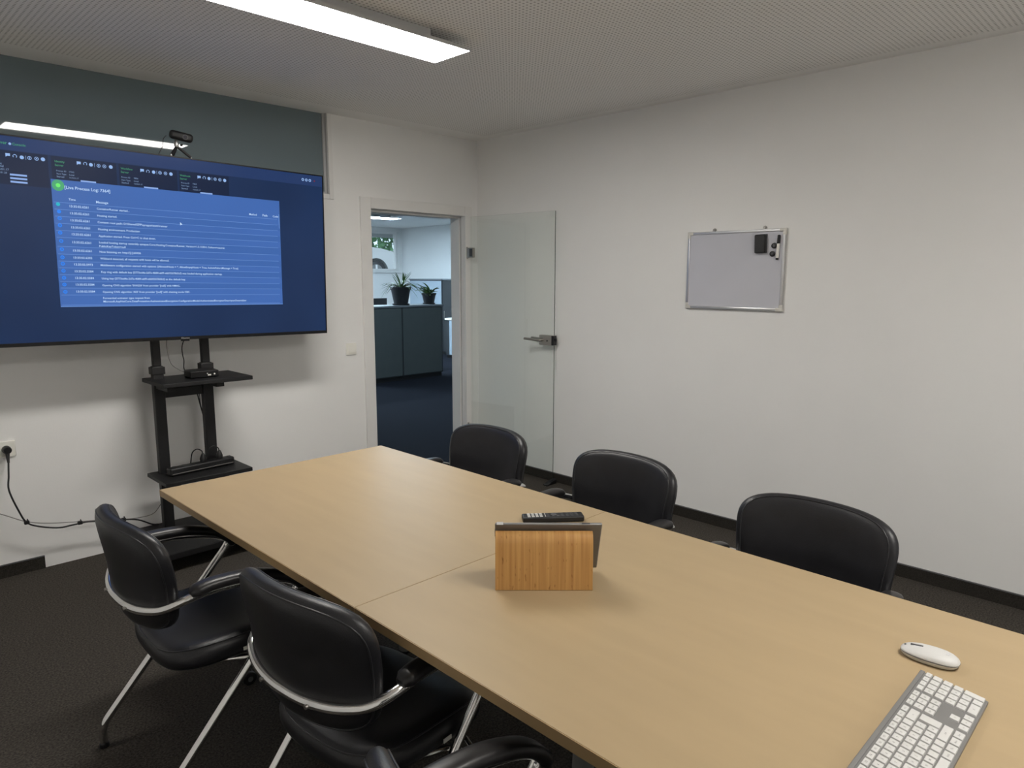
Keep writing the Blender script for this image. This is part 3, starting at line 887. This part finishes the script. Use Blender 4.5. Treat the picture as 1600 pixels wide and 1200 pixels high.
# cables around the stand (each one a thing)
def cable(name, pts, r, m, label, n=8, sm=8):
    return tag(tube(name, catmull(pts, sm), r, m, None, n=n), label, 'cable')
cable('video_cable', [(1.316, 3.90, 1.215), (1.312, 3.905, 1.15), (1.33, 3.92, 1.06), (1.38, 3.95, 1.015), (1.424, 3.965, .992)], .0026, M_CABLEGREY, 'thin grey cable bowing from the TV down to the box computer')
cable('video_cable', [(1.408, 3.895, 1.205), (1.392, 3.91, 1.145), (1.398, 3.93, 1.10), (1.412, 3.955, 1.06), (1.416, 3.975, 1.02), (1.425, 3.975, .992)], .0028, M_BLACKPL, 'black wavy cable hanging from the TV middle to the box computer')
cable('power_cable', [(1.500, 4.055, .945), (1.498, 4.045, .90), (1.510, 4.03, .80), (1.535, 4.02, .66), (1.545, 4.00, .56), (1.550, 3.97, .505)], .0036, M_BLACKPL, 'thicker of two black cables hanging between the shelves to the power strip')
cable('power_cable', [(1.512, 4.060, .945), (1.520, 4.055, .86), (1.522, 4.045, .77), (1.560, 4.035, .62), (1.566, 4.01, .53), (1.556, 3.985, .495)], .0026, M_BLACKPL, 'thinner of two black cables hanging between the shelves by the right post')

# wall socket, its plug cord and the network cord
so = tag(empty('wall_socket', (.612, YB, .660)), 'cream double wall socket at the left edge with a black plug', 'socket')
box('cover_plate', (-.113, .041, -.011, 0, -.041, .041), M_WHITEPL, so, bev=.004)
for x in (0, -.072):
    lathe('socket_insert', [(.0245, -.0125), (.0245, -.010), (.021, -.010), (.0205, -.004)], M_WHITEPL, so, n=24, axis='y', origin=(x, 0, 0))
pcord = tag(empty('plugged_extension_cable', (.612, YB - .012, .660)), 'black power cord plugged into the wall socket, looping along the wall', 'cable')
lathe('plug', [(.016, -.038), (.019, -.032), (.0195, -.012), (.0195, 0)], M_BLACKPL, pcord, n=20, axis='y')
tube('strain_relief', [(0, -.026, -.008), (-.002, -.034, -.040), (-.003, -.045, -.060)], .0085, M_BLACKPL, pcord, n=10, scale=[1.2, .85, .6])
tube('cord', catmull([(-.003, -.044, -.056), (-.012, -.07, -.12), (-.019, -.084, -.19), (.010, -.088, -.30), (.038, -.088, -.368), (.088, -.088, -.402), (.17, -.088, -.430), (.235, -.088, -.432), (.30, -.088, -.432), (.36, -.088, -.443), (.475, -.088, -.463), (.55, -.085, -.485), (.62, -.075, -.53), (.66, -.06, -.545)], 8), .0042, M_BLACKPL, pcord, n=8)
for x, z in ((.038, -.368), (.268, -.428), (.475, -.463)):
    tie = box('cable_tie', (x - .011, x + .011, -.098, -.078, z - .009, z + .009), M_BLACKPL, pcord, bev=.003)
    box('tie_tail', (x + .002, x + .006, -.092, -.084, z + .004, z + .017), M_BLACKPL, tie)
cable('network_cable', [(.30, 4.10, .50), (.42, 4.10, .43), (.546, 4.10, .362), (.650, 4.10, .296), (.75, 4.10, .263), (.88, 4.10, .238), (.98, 4.10, .222), (1.087, 4.10, .199), (1.17, 4.10, .188), (1.241, 4.10, .195), (1.285, 4.10, .24)], .0022, M_CABLEGREY, 'thin grey network cable slung along the wall with the power cord')

# light switch
sw = tag(empty('light_switch', (2.617, YB, 1.022)), 'cream square light switch on the wall beside the doorway', 'light switch')
box('cover_frame', (-.041, .041, -.010, 0, -.041, .041), M_WHITEPL, sw, bev=.004)
rk = box('rocker', (-.028, .028, -.015, -.009, -.028, .028), M_WHITEPL, sw, bev=.002)
rk.rotation_euler = (math.radians(3), 0, 0)

# door stop wedge
dsx, dsy = 3.745, 3.325
dw = tag(empty('door_wedge', (dsx, dsy, 0), (0, 0, math.radians(-178))), 'black rubber door wedge on the carpet under the open glass door', 'door stop')
bm = bmesh.new()
v = [bm.verts.new(p) for p in [(-.03, -.02, .001), (.075, -.02, .001), (.075, .02, .001), (-.03, .02, .001), (-.03, -.02, .033), (-.03, .02, .033), (.075, -.02, .008), (.075, .02, .008)]]
for f in ((0, 3, 2, 1), (0, 1, 6, 4), (1, 2, 7, 6), (2, 3, 5, 7), (3, 0, 4, 5), (4, 6, 7, 5)): bm.faces.new([v[i] for i in f])
from_bm('wedge', bm, M_BLACKPL, dw)
boxes('grip_rib', [(-.031 + k * .012, -.027 + k * .012, -.018, .018, .033 - k * .0029, .0345 - k * .0029) for k in range(5)], M_BLACKPL, dw)

# ================================================================== WHITEBOARD
WB = tag(empty('whiteboard', (XR, 1.9835, 1.556)), 'small whiteboard with aluminium frame hung on the right wall', 'whiteboard')
a, b = .3015, .226
box('writing_surface', (-.016, -.006, -a + .010, a - .010, -b + .010, b - .010), M_BOARD, WB)
boxes('frame_rail', [(-.021, -.003, -a + .02, a - .02, b - .015, b)], M_ALU, WB, bev=.003)
boxes('frame_rail', [(-.021, -.003, -a + .02, a - .02, -b, -b + .015)], M_ALU, WB, bev=.003)
boxes('frame_rail', [(-.021, -.003, -a, -a + .015, -b + .02, b - .02)], M_ALU, WB, bev=.003)
boxes('frame_rail', [(-.021, -.003, a - .015, a, -b + .02, b - .02)], M_ALU, WB, bev=.003)
for sy in (-1, 1):
    for sz in (-1, 1):
        bm = bmesh.new()
        y0, y1 = sorted((sy * (a + .002), sy * (a - .036)))
        z0, z1 = sorted((sz * (b + .002), sz * (b - .018)))
        bbox(bm, -.0225, -.002, y0, y1, z0, z1, bev=.004)
        y0, y1 = sorted((sy * (a + .002), sy * (a - .018)))
        z0, z1 = sorted((sz * (b - .010), sz * (b - .036)))
        bbox(bm, -.0222, -.002, y0, y1, z0, z1, bev=.004)
        from_bm('corner_cap', bm, M_CORNER, WB, auto=40)
for yy in (.133, -.175):
    hk = tube('hanging_loop', [Vector((-.006, yy + .011 * math.cos(t_), b + .004 + .013 * math.sin(t_))) for t_ in [math.pi * k / 10 for k in range(11)]], .0022, M_STEEL, WB, n=8, up=(1, 0, 0))
    lathe('screw_head', [(.005, -.012), (.005, 0)], M_STEEL, hk, n=10, axis='x', origin=(0, yy, b + .008))
er = tag(empty('board_eraser', (XR - .016, 1.8175, 1.7015)), 'black felt eraser stuck on the whiteboard', 'eraser')
er.rotation_euler = (math.radians(-2), 0, 0)
box('handle', (-.030, -.010, -.031, .031, -.051, .051), M_BLACKPL, er, bev=.006)
box('felt', (-.010, -.0002, -.0315, .0315, -.0515, .0515), M_DARKGREY, er, bev=.001)
for k, (yy, zz, lab) in enumerate(((1.744, 1.689, 'upper of two round black magnets on the whiteboard'), (1.752, 1.645, 'lower of two round black magnets on the whiteboard'))):
    mg = tag(empty('round_magnet', (XR - .016, yy, zz)), lab, 'magnet', 'black magnets on the whiteboard')
    lathe('cap', [(.0155, -.0002), (.016, -.004), (.0150, -.008), (.0125, -.009)], M_BLACKPL, mg, n=24, axis='x')
    lathe('centre_dimple', [(.0065, -.0088), (.0065, -.0096), (.0045, -.0096)], M_DARKGREY, mg, n=16, axis='x')
mk = tag(empty('whiteboard_marker', (XR - .0245, 1.7195, 1.680), (math.radians(2.4), 0, 0)), 'black and white marker pen held upright on the whiteboard edge', 'marker')
lathe('barrel', [(.0075, -.060), (.0075, .024)], M_WHITEPL, mk, n=16)
lathe('cap', [(.0078, .020), (.0088, .024), (.0085, .062), (.0065, .067)], M_BLACKPL, mk, n=16)
lathe('end_plug', [(.0062, -.068), (.0072, -.066), (.0078, -.058)], M_BLACKPL, mk, n=16)
box('cap_clip', (-.0105, -.0080, -.0025, .0025, .028, .060), M_BLACKPL, mk)

# ================================================================== ON THE TABLE
TZ = .7405
# bamboo stand: bent sheet, back leg towards the camera, ledge on the other side
bs = tag(empty('bamboo_stand', (1.133 + .1215 * .7071, 1.19 - .1215 * .7071, TZ), (0, 0, math.radians(-45))), 'bent bamboo tablet stand with rounded top on the table', 'tablet stand')
prof = fillet([(0, 0), (.004, .150), (.020, .153), (.090, .028), (.118, .030)], [0, .010, .014, .02, 0], 5)
prof2 = [Vector((p[0], p[1], 0)) for p in [(0.0, .0005), (.002, .100), (.003, .120), (.0055, .1305), (.0105, .1395), (.0170, .1450), (.0240, .1470), (.0310, .1440), (.0365, .1370), (.062, .080), (.092, .018), (.098, .0090), (.106, .0070), (.128, .0070)]]
th = .0055
def offs(P, d):
    out = []
    for i, p in enumerate(P):
        a_ = P[max(0, i - 1)]; b_ = P[min(len(P) - 1, i + 1)]
        t_ = (b_ - a_).normalized()
        out.append(Vector((p.x - t_.y * d, p.y + t_.x * d, 0)))
    return out
inner = offs(prof2, -th)
bm = bmesh.new()
WB2 = .1215
L_ = [[bm.verts.new((x, p.x, p.y)) for p in prof2] for x in (-WB2, WB2)]
I_ = [[bm.verts.new((x, p.x, max(.0003, p.y))) for p in inner] for x in (-WB2, WB2)]
for k in range(len(prof2) - 1):
    bm.faces.new((L_[0][k], L_[1][k], L_[1][k + 1], L_[0][k + 1]))
    bm.faces.new((I_[0][k], I_[0][k + 1], I_[1][k + 1], I_[1][k]))
    for s in (0, 1):
        q = (L_[s][k], L_[s][k + 1], I_[s][k + 1], I_[s][k])
        bm.faces.new(q if s else q[::-1])
for k in (0, -1):
    bm.faces.new((L_[0][k], I_[0][k], I_[1][k], L_[1][k]))
from_bm('bent_sheet', bm, M_BAMBOO, bs, auto=40)
box('front_lip', (-WB2, WB2, .124, .129, .006, .018), M_BAMBOO, bs, bev=.001)
# tablet leaning on it, its back towards the camera
tb = tag(empty('tablet_computer', (bs.location.x + .010 * .7071 + .117 * .7071, bs.location.y - .010 * .7071 + .117 * .7071, TZ + .0085), (math.radians(31), 0, math.radians(-45))), 'thin grey tablet leaning on the bamboo stand', 'tablet')
box('shell', (-.133, .136, 0, .008, 0, .180), M_TABLET, tb, bev=.003)
box('glass_front', (-.130, .133, .0078, .0088, .003, .177), M_SCREENOFF, tb)
box('antenna_strip', (-.128, -.112, -.0004, .0084, .1796, .1803), M_LAMPBODY, tb)
box('power_key', (.085, .105, .002, .006, .1798, .1808), M_DARKGREY, tb)
box('volume_key', (-.1336, -.1328, .002, .006, .130, .158), M_DARKGREY, tb)
# remote control
rm = tag(empty('remote_control', (1.6155, 1.4275, TZ), (0, 0, math.atan2(-.125, .155))), 'black TV remote control with white number buttons behind the bamboo stand', 'remote control')
box('body', (-.099, .099, -.0235, .0235, 0, .019), M_BLACKPL, rm, bev=.005, seg=3)
for i in range(4):
    for j in range(3):
        box('number_button', (-.083 + i * .013, -.0735 + i * .013, -.0175 + j * .0125, -.0085 + j * .0125, .0188, .0205), M_WHITEKEY, rm, bev=.001)
for i in range(7):
    for j in range(3):
        if (i, j) in ((1, 1), (2, 1)): continue
        box('button', (-.020 + i * .0155, -.0125 + i * .0155, -.0165 + j * .0125, -.0095 + j * .0125, .0188, .0200), M_DARKGREY, rm, bev=.001)
lathe('navigation_ring', [(.0105, .0188), (.0105, .0202), (.005, .0206)], M_DARKGREY, rm, n=20, origin=(.003, -.001, 0))
box('label_strip', (-.0265, -.0245, -.016, .016, .0188, .0196), M_WHITEKEY, rm)

# mouse
ms = tag(empty('computer_mouse', (1.5425, .331, TZ), (0, 0, math.radians(2))), 'flat white wireless mouse lying by the keyboard', 'mouse')
def half_shell(bm, z0, prof_h, hw_, hl_, e=2.5, N=22, shrink=1.0):
    lin = [math.sin(math.pi / 2 * (2 * k / N - 1)) for k in range(N + 1)]
    V = {}
    for i, s in enumerate(lin):
        for j, t in enumerate(lin):
            r = max(abs(s), abs(t))
            k = 0 if r == 0 else r / ((abs(s) ** e + abs(t) ** e) ** (1 / e))
            x, y = s * k, t * k
            V[i, j] = bm.verts.new((x * hw_ * shrink, y * hl_ * shrink, z0 + prof_h(y) * max(0, 1 - r ** 2.6) ** .6))
    for i in range(N):
        for j in range(N):
            bm.faces.new((V[i, j], V[i + 1, j], V[i + 1, j + 1], V[i, j + 1]))
    ring = [V[i, 0] for i in range(N + 1)] + [V[N, j] for j in range(1, N + 1)] + [V[i, N] for i in range(N - 1, -1, -1)] + [V[0, j] for j in range(N - 1, 0, -1)]
    bm.faces.new(ring[::-1])
bm = bmesh.new(); half_shell(bm, .0115, lambda y: .0140 - .003 * y, .030, .0530)
from_bm('top_shell', bm, M_WHITEKEY, ms, auto=50)
bm = bmesh.new(); half_shell(bm, .0098, lambda y: .0004, .0303, .0533)
from_bm('seam', bm, M_DARKGREY, ms, auto=50)
bm = bmesh.new()
lathe_bm(bm, [(.80, 0), (.92, .002), (.98, .006), (1.0, .0100)], 40)
for v_ in bm.verts:
    c_, s_ = v_.co.x, v_.co.y
    rr = math.hypot(c_, s_); an = math.atan2(s_, c_)
    k = 1 / ((abs(math.cos(an)) ** 2.5 + abs(math.sin(an)) ** 2.5) ** (1 / 2.5))
    v_.co.x, v_.co.y = rr * k * math.cos(an) * .0299, rr * k * math.sin(an) * .0529
from_bm('base_shell', bm, M_WHITEKEY, ms, auto=50)
tube('scroll_wheel', [Vector((0, .013 + .0045 * k, .0236 - .00055 * k)) for k in range(6)], .0028, M_DARKGREY, ms, n=8)
box('logo_print', (-.006, .006, -.034, -.026, .0248, .0252), M_LAMPBODY, ms)
lathe('indicator', [(.002, .014), (.002, .0185)], M_DARKGREY, ms, n=8, origin=(0, .0455, 0))

# keyboard
KX1, KXW = 1.4435, .432
kb = tag(empty('keyboard', (KX1 - KXW / 2, .2110, TZ), (math.radians(7), 0, 0)), 'full-size silver keyboard with white keys on the near table corner', 'keyboard')
KD = .1135
box('chassis', (-KXW / 2, KXW / 2, 0, KD, .0005, .0095), M_KBGREY, kb, bev=.002)
box('rear_bar', (-KXW / 2, KXW / 2, KD - .0075, KD, .0095, .0110), M_KBGREY, kb, bev=.001)
for sx in (-1, 1):
    box('flip_foot', (sx * .18 - .015, sx * .18 + .015, KD - .02, KD - .012, -.0115, .002), M_DARKGREY, kb)
KU = .01880
x_start = -KXW / 2 + .006
rows = [.0128 + .0174 * k for k in range(5)] + [.0128 + .0174 * 4 + .0150]   # row centre y: space .. number, then F
key_meshes = {}
def key_mesh(w, d):
    kk = (round(w, 4), round(d, 4))
    if kk not in key_meshes:
        bm = bmesh.new()
        t = .0008
        q0 = [(-w / 2, -d / 2), (w / 2, -d / 2), (w / 2, d / 2), (-w / 2, d / 2)]
        lo = [bm.verts.new((x, y, 0)) for x, y in q0]
        hi = [bm.verts.new((x - math.copysign(t, x), y - math.copysign(t, y), .0026)) for x, y in q0]
        bm.faces.new(hi); bm.faces.new(lo[::-1])
        for k in range(4): bm.faces.new((lo[k], lo[(k + 1) % 4], hi[(k + 1) % 4], hi[k]))
        me = bpy.data.meshes.new('key'); bm.normal_update(); bm.to_mesh(me); bm.free()
        me.materials.append(M_WHITEKEY)
        key_meshes[kk] = me
    return key_meshes[kk]
legends = bmesh.new()
GAP = .0026
def key(u0, u1, row, d=.0150, s='', rows_up=0):
    w = (u1 - u0) * KU - GAP
    yc = rows[row] + rows_up * .0174 / 2
    dd = d + rows_up * .0174
    xc = x_start + (u0 + u1) / 2 * KU
    o = bpy.data.objects.new('key', key_mesh(w, dd))
    o.location = (xc, yc, .0095)
    link(o, kb)
    if s:
        add_text(legends, s, (xc, yc, .01218), (1, 0, 0), (0, 1, 0), size=.0055 if len(s) < 3 else .0042, center=True)
def run(row, u, items, d=.0150):
    for it in items:
        s, w = it if isinstance(it, tuple) else (it, 1)
        key(u, u + w, row, d, s); u += w
    return u
FD = .0105
run(5, 0, ['Esc'] + ['F%d' % k for k in range(1, 13)], FD) if False else None
u = 0
for k, s in enumerate(['Esc'] + ['F%d' % k for k in range(1, 13)]):
    key(u, u + 15 / 13, 5, FD, s); u += 15 / 13
for k, s in enumerate(['Druck', 'Rol', 'Pse']): key(15.35 + k, 16.35 + k, 5, FD, s)
for k in range(4): key(18.7 + k, 19.7 + k, 5, FD, ['-', '+', 'C', '='][k])
run(4, 0, ['^', '1', '2', '3', '4', '5', '6', '7', '8', '9', '0', 'ß', '´', ('<-', 2)])
run(3, 0, [('Tab', 1.5), 'Q', 'W', 'E', 'R', 'T', 'Z', 'U', 'I', 'O', 'P', 'Ü', '+'])
run(2, 0, [('Caps', 1.75), 'A', 'S', 'D', 'F', 'G', 'H', 'J', 'K', 'L', 'Ö', 'Ä', '#'])
key(13.75, 15, 2, .0150, '', rows_up=1)
run(1, 0, [('Shift', 1.25), '<', 'Y', 'X', 'C', 'V', 'B', 'N', 'M', ',', '.', '-', ('Shift', 2.75)])
run(0, 0, [('Strg', 1.5), ('Win', 1.25), ('Alt', 1.25), ('', 6), ('AltGr', 1.25), ('Fn', 1.25), ('Menu', 1.25), ('Strg', 1.25)])
for r_, ss in ((4, ('Einf', 'Pos1', 'B^')), (3, ('Entf', 'Ende', 'Bv'))):
    for k, s in enumerate(ss): key(15.35 + k, 16.35 + k, r_, .0150, s)
key(16.35, 17.35, 1, .0150, '^')
for k, s in enumerate('<v>'): key(15.35 + k, 16.35 + k, 0, .0150, s)
for r_, ss in ((4, 'N/*-'), (3, '789+'), (2, '456')):
    for k, s in enumerate(ss): key(18.7 + k, 19.7 + k, r_, .0150, s)
key(21.7, 22.7, 2, .0150, '')
for k, s in enumerate('123'): key(18.7 + k, 19.7 + k, 1, .0150, s)
key(21.7, 22.7, 0, .0150, '', rows_up=1)
key(18.7, 20.7, 0, .0150, '0'); key(20.7, 21.7, 0, .0150, ',')
me = bpy.data.meshes.new('key_legends'); legends.to_mesh(me); legends.free(); me.materials.append(M_LEGEND)
link(bpy.data.objects.new('key_legends', me), kb)

# ================================================================== OFFICE BEYOND THE DOOR
def low_cabinet(x0, x1, label):
    t = tag(empty('sideboard_cabinet', ((x0 + x1) / 2, 8.37, 0)), label, 'cabinet', 'grey sideboards in the office')
    w = (x1 - x0) / 2
    box('carcass', (-w, w, .010, .44, .06, 1.075), M_CABDARK, t)
    box('plinth', (-w, w, .03, .42, 0, .06), M_BLACKPL, t)
    box('back_panel', (-w + .010, w - .010, 0, .012, .075, 1.068), M_CAB, t, bev=.002)
    box('side_trim', (w - .010, w, -.002, .012, .06, 1.075), M_CABDARK, t)
    return t
low_cabinet(5.35, 6.098, 'grey office sideboard under the spider plant, left half of the pair')
low_cabinet(6.102, 6.85, 'grey office sideboard under the small leafy plant, right half of the pair')
tag(box('worktop', (5.33, 6.87, 8.355, 8.825, 1.077, 1.105), M_CABTOP, None, bev=.003), 'continuous grey top board over the two office sideboards', 'worktop')

def pot(t, r0, r1, h):
    p = lathe('flower_pot', [(r0, 0), (r0 + (r1 - r0) * .82, h * .84), (r1 * 1.0, h * .84), (r1 * 1.04, h), (r1 * .94, h), (r1 * .92, h * .9)], M_POT, t, n=28)
    lathe('saucer', [(r0 * 1.0, 0), (r0 * 1.25, .002), (r0 * 1.3, .02), (r0 * 1.22, .02)], M_POT, t, n=24)
    lathe('soil', [(r1 * .9, h * .86), (r1 * .9, h * .90), (r1 * .5, h * .92)], M_SOIL, t, n=20)
def blade(t, base, az, length, lift, width, droop, m):
    n = 9
    bm = bmesh.new()
    rows_ = []
    d = Vector((math.cos(az), math.sin(az), 0)); s = Vector((-math.sin(az), math.cos(az), 0))
    for k in range(n + 1):
        q = k / n
        c = Vector(base) + d * (length * (q ** .9) * math.cos(lift * (1 - .4 * q))) + Vector((0, 0, length * (math.sin(lift) * q - droop * q * q)))
        w = width * (.5 + 1.2 * q) * (1 - q) ** .55 + .0006
        rows_.append([bm.verts.new(c - s * w), bm.verts.new(c + Vector((0, 0, -w * .5))), bm.verts.new(c + s * w)])
    for k in range(n):
        for j in range(2):
            bm.faces.new((rows_[k][j], rows_[k][j + 1], rows_[k + 1][j + 1], rows_[k + 1][j]))
    return from_bm('leaf', bm, m, t, smooth=True)
sp = tag(empty('spider_plant', (6.235, 8.58, 1.105)), 'large spider plant with long drooping leaves in a dark pot', 'plant')
pot(sp, .100, .152, .265)
for k in range(46):
    az = random.uniform(0, 2 * math.pi)
    up_ = random.random()
    blade(sp, (random.uniform(-.03, .03), random.uniform(-.03, .03), .24), az, random.uniform(.30, .52) if up_ < .7 else random.uniform(.2, .3), random.uniform(.6, 1.0) if up_ < .7 else random.uniform(1.1, 1.45), .010, random.uniform(.55, 1.05) if up_ < .7 else .1, M_LEAF if k % 3 else M_LEAF2)
lp = tag(empty('leafy_plant', (6.765, 8.58, 1.105)), 'small bushy green plant in a dark pot on the sideboard', 'plant')
pot(lp, .075, .112, .165)
for k in range(30):
    az = random.uniform(0, 2 * math.pi)
    L = random.uniform(.10, .24)
    li = random.uniform(.35, 1.35)
    blade(lp, (random.uniform(-.05, .05), random.uniform(-.05, .05), .15 + random.uniform(0, .03)), az, L, li, .026, random.uniform(.2, .6), M_LEAF if k % 2 else M_LEAF2)

def tall_cabinet(y0, y1, m, label):
    t = tag(empty('office_cupboard', (9.03, (y0 + y1) / 2, 0)), label, 'cabinet', 'cupboards along the far office wall')
    l = (y1 - y0) / 2
    box('carcass', (-.21, .235, -l, l, .05, 1.46), M_CABDARK, t)
    box('plinth', (-.19, .235, -l, l, 0, .05), M_BLACKPL, t)
    box('top_board', (-.235, .235, -l, l, 1.46, 1.485), M_CABTOP, t)
    d = box('door', (-.228, -.210, -l + .02, l - .02, .07, 1.445), m, t, bev=.002)
    box('handle', (-.240, -.228, l - .08, l - .065, .70, .86), M_STEEL, d, bev=.002)
    return t
tall_cabinet(10.755, 11.81, M_CABLIGHT, 'pale blue-grey office cupboard behind the plants')
tall_cabinet(9.80, 10.745, M_CABDARK, 'dark grey office cupboard at the right edge of the doorway view')
t = tag(empty('pedestal_cabinet', (8.55, 9.93, 0)), 'low grey cabinet with pale top beyond the sideboards', 'cabinet')
box('carcass', (-.10, .18, -.30, .285, .05, .72), M_CABDARK, t)
box('door', (-.112, -.10, -.28, .175, .07, .71), M_CABLIGHT, t, bev=.002)
box('plinth', (-.08, .18, -.30, .285, 0, .05), M_BLACKPL, t)
box('top_board', (-.125, .19, -.31, .29, .72, .755), M_WHITEPL, t, bev=.003)
pb = tag(empty('paper_box', (8.53, 10.02, .755)), 'small white and blue box on the low office cabinet', 'box')
box('carton', (-.05, .05, -.05, .06, 0, .18), M_WHITEPL, pb, bev=.002)
box('label_band', (-.0515, -.0500, -.04, .05, .05, .12), mat('blue_print', (.12, .2, .5), .5), pb)
mo = tag(empty('computer_monitor', (6.38, 9.5, .74)), 'dark computer monitor whose top shows above the sideboards', 'monitor')
box('display', (-.25, .25, 0, .03, .10, .44), M_DARKGREY, mo, bev=.006)
box('screen_glass', (-.24, .24, .0295, .0312, .115, .43), M_SCREENOFF, mo)
box('neck', (-.03, .03, -.03, 0, .01, .25), M_DARKGREY, mo, bev=.004)
box('foot', (-.12, .12, -.12, .08, 0, .012), M_DARKGREY, mo, bev=.004)
dk = tag(empty('office_desk', (6.3, 9.55, 0)), 'office desk behind the sideboards carrying the monitor', 'desk')
box('desk_top', (-.8, .8, -.35, .40, .715, .739), M_CABTOP, dk, bev=.002)
for sx in (-.75, .75):
    for sy in (-.30, .35):
        box('leg', (sx - .02, sx + .02, sy - .02, sy + .02, 0, .715), M_ALUGREY, dk)

# outside the office windows
GZ0 = 1.30
struct(box('ground_outside', (-10, 30, OY1 + .3, 40, GZ0 - .1, GZ0), M_ASPHALT))
car = tag(empty('parked_car', (10.79, 15.9, GZ0)), 'white parked car seen through the office window, front wheel showing', 'car')
car.scale = (-1, 1, 1)
WR = .335
AR = .385
prof = [(-.86, .30), (-.88, .55), (-.84, .74), (-.70, .86), (-.2, .97), (.55, 1.05), (1.25, 1.50), (1.7, 1.56), (2.6, 1.54), (3.25, 1.40), (3.42, 1.02), (3.46, .60), (3.42, .32)]
def arch(cx_):
    return [(cx_ + AR * math.cos(a_), WR + AR * math.sin(a_)) for a_ in [math.pi * k / 14 for k in range(15)]]
lower = [(2.62 + AR + .0, .26)] + arch(2.62) + [(2.62 - AR, .26), (AR, .26)] + arch(0) + [(-AR, .26)]
outline = prof + lower
bm = bmesh.new()
f = bm.faces.new([bm.verts.new((x, 0, z)) for x, z in outline])
ex = bmesh.ops.extrude_face_region(bm, geom=[f])
bmesh.ops.translate(bm, verts=[g for g in ex['geom'] if isinstance(g, bmesh.types.BMVert)], vec=(0, 1.72, 0))
bmesh.ops.triangulate(bm, faces=[q for q in bm.faces if len(q.verts) > 4])
body = from_bm('body', bm, M_CAR, car)
bm = bmesh.new()
for sx, pts_ in ((0, [(.72, 1.07), (1.30, 1.44), (1.86, 1.47), (1.86, 1.05)]), (1, [(1.92, 1.05), (1.92, 1.47), (2.6, 1.44), (2.95, 1.06)])):
    bm.faces.new([bm.verts.new((x, -.004, z)) for x, z in pts_])
from_bm('side_window', bm, M_CARGLASS, body)
boxes('door_gap', [(.60, .607, -.003, 0, .32, 1.05), (1.88, 1.887, -.003, 0, .32, 1.05)], M_DARKGREY, body)
box('door_handle', (.70, .86, -.02, 0, .84, .87), M_DARKGREY, body, bev=.004)
boxes('shoulder_crease', [(-.55, .5, -.004, 0, .905, .915)], M_LAMPBODY, body)
for cx_ in (0, 2.62):
    for y_ in (.02, 1.50):
        wl = lathe('wheel', [(.22, 0), (.30, -.006), (WR, .03), (WR, .17), (.30, .20), (.22, .20)], M_TYRE, car, n=36, axis='y', origin=(cx_, y_, WR))
        lathe('rim', [(.215, -.008), (.225, .002), (.225, .05)], M_ALUGREY, wl, n=30, axis='y', origin=(cx_, y_, WR))
        bm = bmesh.new()
        for k in range(5):
            a_ = 2 * math.pi * k / 5 + .3
            p0 = Vector((cx_, y_ - .012, WR)); p1 = p0 + Vector((math.cos(a_) * .21, .002, math.sin(a_) * .21))
            sweep(bm, [p0, p1], [(-.028, -.008), (.028, -.008), (.028, .008), (-.028, .008)], up=(0, 1, 0))
        from_bm('spokes', bm, M_ALU, wl)
lv, lf = [], []
for k in range(9000):
    p = Vector((random.uniform(5, 17), random.uniform(19.0, 20.2), random.uniform(GZ0, GZ0 + 3.6)))
    n_ = Vector((random.uniform(-1, 1), -abs(random.gauss(.5, .5)), random.uniform(-.3, 1))).normalized()
    a_ = n_.orthogonal().normalized(); b_ = n_.cross(a_)
    s = random.uniform(.06, .14)
    i = len(lv)
    lv += [p + a_ * s, p + b_ * s * .6, p - a_ * s, p - b_ * s * .6]
    lf.append((i, i + 1, i + 2, i + 3))
me = bpy.data.meshes.new('hedge'); me.from_pydata(lv, [], lf); me.materials.append(M_HEDGE)
hd = link(bpy.data.objects.new('hedge', me)); hd['kind'] = 'stuff'
tag(hd, 'green leafy hedge behind the parked car outside', 'hedge')
